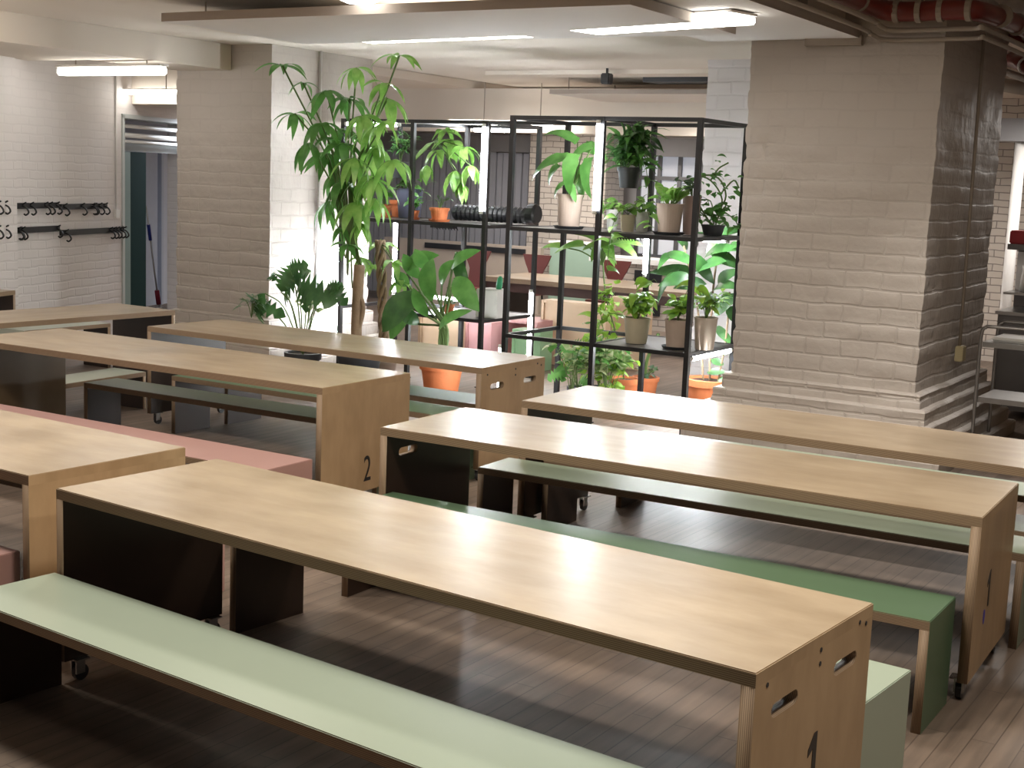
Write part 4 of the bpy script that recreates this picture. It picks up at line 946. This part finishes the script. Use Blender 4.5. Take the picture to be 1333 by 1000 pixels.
# steel cabinet run behind
kx = PY(1296, 400, 12.6).x
t = thing('steel_counter', 'stainless steel kitchen counter with shelves behind the trolley', 'counter', (kx, 12.6, 0))
zk = [PY(1300, y, 12.6).z for y in (318, 382, 405, 430)]
link('worktop', bxm(0, 2.2, 0, .7, zk[2]-.03, zk[2]), M_steel, t); link('cabinet_body', bxm(.02, 2.18, .03, .68, 0.08, zk[2]-.031), M_steeld, t)
link('backboard', bxm(.0, 2.2, .72, .74, 0, zk[0]), M_steeld, t)
link('upper_shelf', bxm(0, 2.2, .25, .7, zk[0]-.05, zk[0]), M_steeld, t); link('niche_shelf', bxm(0.0, .26, .25, .71, zk[1]-.02, zk[1]), M_steel, t)
link('niche_side', bxm(.235, .26, .25, .71, zk[1], zk[0]-.051), M_steel, t); link('lamp_panel', bxm(.005, .23, .69, .715, zk[1], zk[0]-.08), M_white, t)
t = thing('thermos', 'white jug standing in the bright steel niche', 'jug', (kx+.14, 13.05, zk[1]+.0))
bm = nb(); lathe(bm, [(0, 0), (.045, 0), (.04, .12), (.03, .2), (.035, .24), (.0, .25)], 16); link('body', bm, M_white, t, smooth=True)
bm = nb(); tube(bm, smooth_path([(.03, 0, .2), (.08, 0, .19), (.08, 0, .07), (.04, 0, .05)], 4), .008, 8); link('handle', bm, M_white, t, smooth=True)
tag(link('crate', bxm(-.2, .12, 0, .25, 0, .12, bevel=.01), plain('red_plastic', (.4, .02, .03), .5), loc=(kx+.2, 12.9, zk[0]+.001)), 'red crate on top of the steel counter', 'crate')
# yellow patterned crate under the trolley
t = thing('cardboard_box', 'tan box with yellow and black markings on the floor behind the trolley', 'box', (ox+.32, 11.5, 0))
link('body', bxm(0, .5, 0, .4, 0, .34), plain('tan_board', (.5, .36, .2), .8), t); link('marking', bxm(.06, .2, -.003, -.001, .1, .33), plain('yellow_mark', (.5, .4, .05), .6), t)
link('marking', bxm(.24, .36, -.003, -.001, .05, .28), M_black, t)
# post and glazed door in front of the kitchen tiles
px_ = PY(1323, 250, 15.5).x; t = thing('white_post', 'white round post in front of the kitchen tiles at the right frame edge', 'post', (px_, 15.5, 0)); cyl_obj('shaft', M_white, t, V(0, 0, 0), V(0, 0, 2.55), .06, 14)
link('duct', bxm(-.5, 2, -.15, .2, 2.56, 2.8), plain('grey_duct', (.3, .3, .31), .5), t)

# ------------------------------------------------------------ rear room furniture
def rear_table(px0, px1, py, z, W, label, mats=(M_topface, M_sideface), name='plywood_table', H=.75, cat='table', grp='furniture beyond the shelves', slots=()):
    a = PZ(px0, py, H); b = PZ(px1, py, H); 
    return board_unit(name, label, cat, a.x, a.y, 0, max(b.x-a.x, .3), W, H, .04, mats, grp, slots=slots)
# stacked plywood pieces behind the lower shelf
def upright(px0, px1, pyt, Y, depth, mat, label, name, cat, openx=None):
    a = PY(px0, pyt, Y); b = PY(px1, pyt, Y); H = a.z
    t = thing(name, label, cat, (a.x, Y, 0), 0, 'furniture beyond the shelves'); w_ = b.x-a.x
    link('side_panel', bxm(0, .03, 0, depth, 0, H-.031), mat, t); link('side_panel', bxm(w_-.03, w_, 0, depth, 0, H-.031), mat, t); link('top', bxm(0, w_, 0, depth, H-.03, H), mat, t)
    if not openx: link('back_panel', bxm(.031, w_-.031, .02, .045, 0, H-.031), mat, t)
    return t
M_plyl = plain('pale_ply', (.62, .45, .30), .5)
M_pinkf = P_pink
upright(705, 790, 390, 12.6, .22, M_plyl, 'tall pale plywood bench stack end seen through the open bay', 'plywood_box', 'cabinet')
upright(794, 840, 386, 12.9, .2, M_plyl, 'pale plywood box end behind the cream pot', 'plywood_box', 'cabinet')
upright(545, 603, 406, 12.0, .3, M_plyl, 'pale plywood box behind the orange pot plant', 'plywood_box', 'cabinet')
upright(606, 640, 417, 12.05, .9, plain('bright_pink_laminate', (.62, .33, .33), .45), 'bright pink upright bench end below the square white pot', 'painted_bench', 'bench')
upright(643, 700, 414, 12.3, .5, plain('bright_pink_laminate_2', (.62, .33, .33), .45), 'pink bench turned so its hollow underside shows', 'painted_bench', 'bench', openx=True)
upright(667, 704, 428, 12.0, .25, plain('bright_green_laminate', (.22, .36, .2), .45), 'green bench end between the two shelves', 'painted_bench', 'bench')
# long dark-edged table
a = PZ(585, 362, .75); b_ = PZ(800, 360, .75)
t = board_unit('long_table', 'long wooden table with a dark apron in the rear room', 'table', a.x, 14.2, 0, 3.0, 1.1, .75, .06, (M_topface, M_sideface), 'furniture beyond the shelves')
link('apron', bxm(.05, 2.95, .04, .06, .58, .688), plain('dark_apron', (.06, .025, .02), .5), t)
for i, (px, lab) in enumerate(((608, 'red brown chair left of the square white pot'), (686, 'red brown chair between the shelf posts'), (790, 'red brown chair behind the fan of leaves'))):
    p = PY(px, 360, 15.7); t = thing('chair', lab, 'chair', (p.x, 15.7, 0), 0, 'red brown chairs at the long table'); Mc = plain('red_brown_wood', (.13, .025, .018), .45)
    link('seat', bxm(-.2, .2, -.2, .2, .42, .45, bevel=.008), Mc, t)
    for sx in (-.17, .17):
        for sy in (-.17, .17): cyl_obj('leg', M_black, t, V(sx, sy, 0), V(sx*.9, sy*.9, .42), .012)
    bm = nb(); n_ = 8; rows = []
    for k in range(n_+1):
        f = k/n_; z = .45+.5*f; wv = .09+.13*max(0, (f-.55)/.45)**.6 if f > .55 else .09+.03*(1-f); rows.append((bm.verts.new((-wv, .19+.05*f, z)), bm.verts.new((wv, .19+.05*f, z)), bm.verts.new((-wv, .21+.05*f, z)), bm.verts.new((wv, .21+.05*f, z))))
    for A, B in zip(rows, rows[1:]):
        for q in ((0, 1), (3, 2), (2, 0), (1, 3)): bm.faces.new((A[q[0]], A[q[1]], B[q[1]], B[q[0]]))
    bm.faces.new((rows[0][0], rows[0][2], rows[0][3], rows[0][1])); bm.faces.new((rows[-1][0], rows[-1][1], rows[-1][3], rows[-1][2])); link('backrest', bm, Mc, t)
# low divider wall with dark rail, tiled blocks, counter
a = PY(640, 318, 17.2); b_ = PY(692, 400, 17.2)
t = thing('divider', 'low tan partition with a dark rail beyond the chairs', 'partition', (a.x-2.0, 17.2, 0)); link('panel', bxm(0, 2.85, 0, .1, 0, a.z), plain('tan_partition', (.42, .35, .29), .6), t); link('rail', bxm(.8, 2.6, -.03, -.001, a.z-.12, a.z-.04), M_black, t)
a = PY(800, 342, 16.6); t = thing('serving_counter', 'white serving counter with a dark recess in the rear room', 'counter', (a.x, 16.6, 0)); link('worktop', bxm(-.4, 1.2, 0, .6, .88, .95), M_white, t); link('body', bxm(-.35, 1.15, .05, .55, 0, .879), M_tile, t); link('recess', bxm(.3, .7, .02, .049, .2, .8), M_black, t)
a = PY(742, 352, 17.4); t = thing('green_cabinet', 'pale green cabinet behind the fan of leaves', 'cabinet', (a.x, 17.4, 0)); link('body', bxm(-.35, .5, 0, .4, 0, 1.05), plain('mint_cabinet', (.3, .42, .33), .5), t); link('top', bxm(-.37, .52, -.02, .42, 1.051, 1.08), M_white, t)
# metal panels (left of the tile column) and windows right
a = PY(545, 190, 18.3); b_ = PY(690, 190, 18.3)
Mmp = plain('ribbed_grey_panel', (.34, .34, .37), .45)
bm = nb(); n_ = 26
for k in range(n_): x0 = a.x-1+(b_.x-a.x+1)*k/n_; x1 = a.x-1+(b_.x-a.x+1)*(k+1)/n_; box(bm, x0, x1-.02, 18.3+(.02 if k % 2 else 0), 18.4, 0, 2.35)
tag(link('ribbed_partition', bm, Mmp), 'grey ribbed partition seen through the upper left shelf', 'partition')
bm = nb(); box(bm, a.x-1, b_.x+3.4, 18.2, 18.29, 2.36, 2.62); struct('trim_5', bm, plain('grey_rail', (.2, .19, .19), .5))
wx0 = PY(835, 200, 18.9).x; wx1 = PY(915, 200, 18.9).x
bm = nb(); box(bm, wx0, wx1, 18.9, 18.93, .9, 2.5); ow = struct('window_1', bm, emis('dusk_glass', (.5, .58, .75), .28))
for f in (0, .33, .66, 1): link('window_frame', bxm(wx0+(wx1-wx0)*f-.03, wx0+(wx1-wx0)*f+.03, 18.86, 18.9, .9, 2.5), M_steeld, ow)
link('window_frame', bxm(wx0, wx1, 18.84, 18.86, 2.02, 2.08), M_steeld, ow)
q0 = PY(840, 98, 13.4); q1 = PY(925, 104, 13.4)
tag(link('dark_gap_fill', bxm(q0.x, q1.x, 13.35, 13.65, PY(880, 107, 13.4).z, 3.119), M_dark), 'black box standing in for the dark gap above the rear hanging panel', 'duct')  # shade of the open gap drawn as a black box
# small black speaker in the gap
p = PY(790, 102, 12.75); t = thing('speaker', 'small black speaker in the gap above the rear hanging panel', 'speaker', (p.x, 12.75, p.z-.06)); link('body', bxm(-.05, .05, -.05, .05, 0, .11, bevel=.01), M_black, t); link('bracket', bxm(-.01, .01, -.01, .01, .11, 3.2-(p.z-.06)), M_black, t)
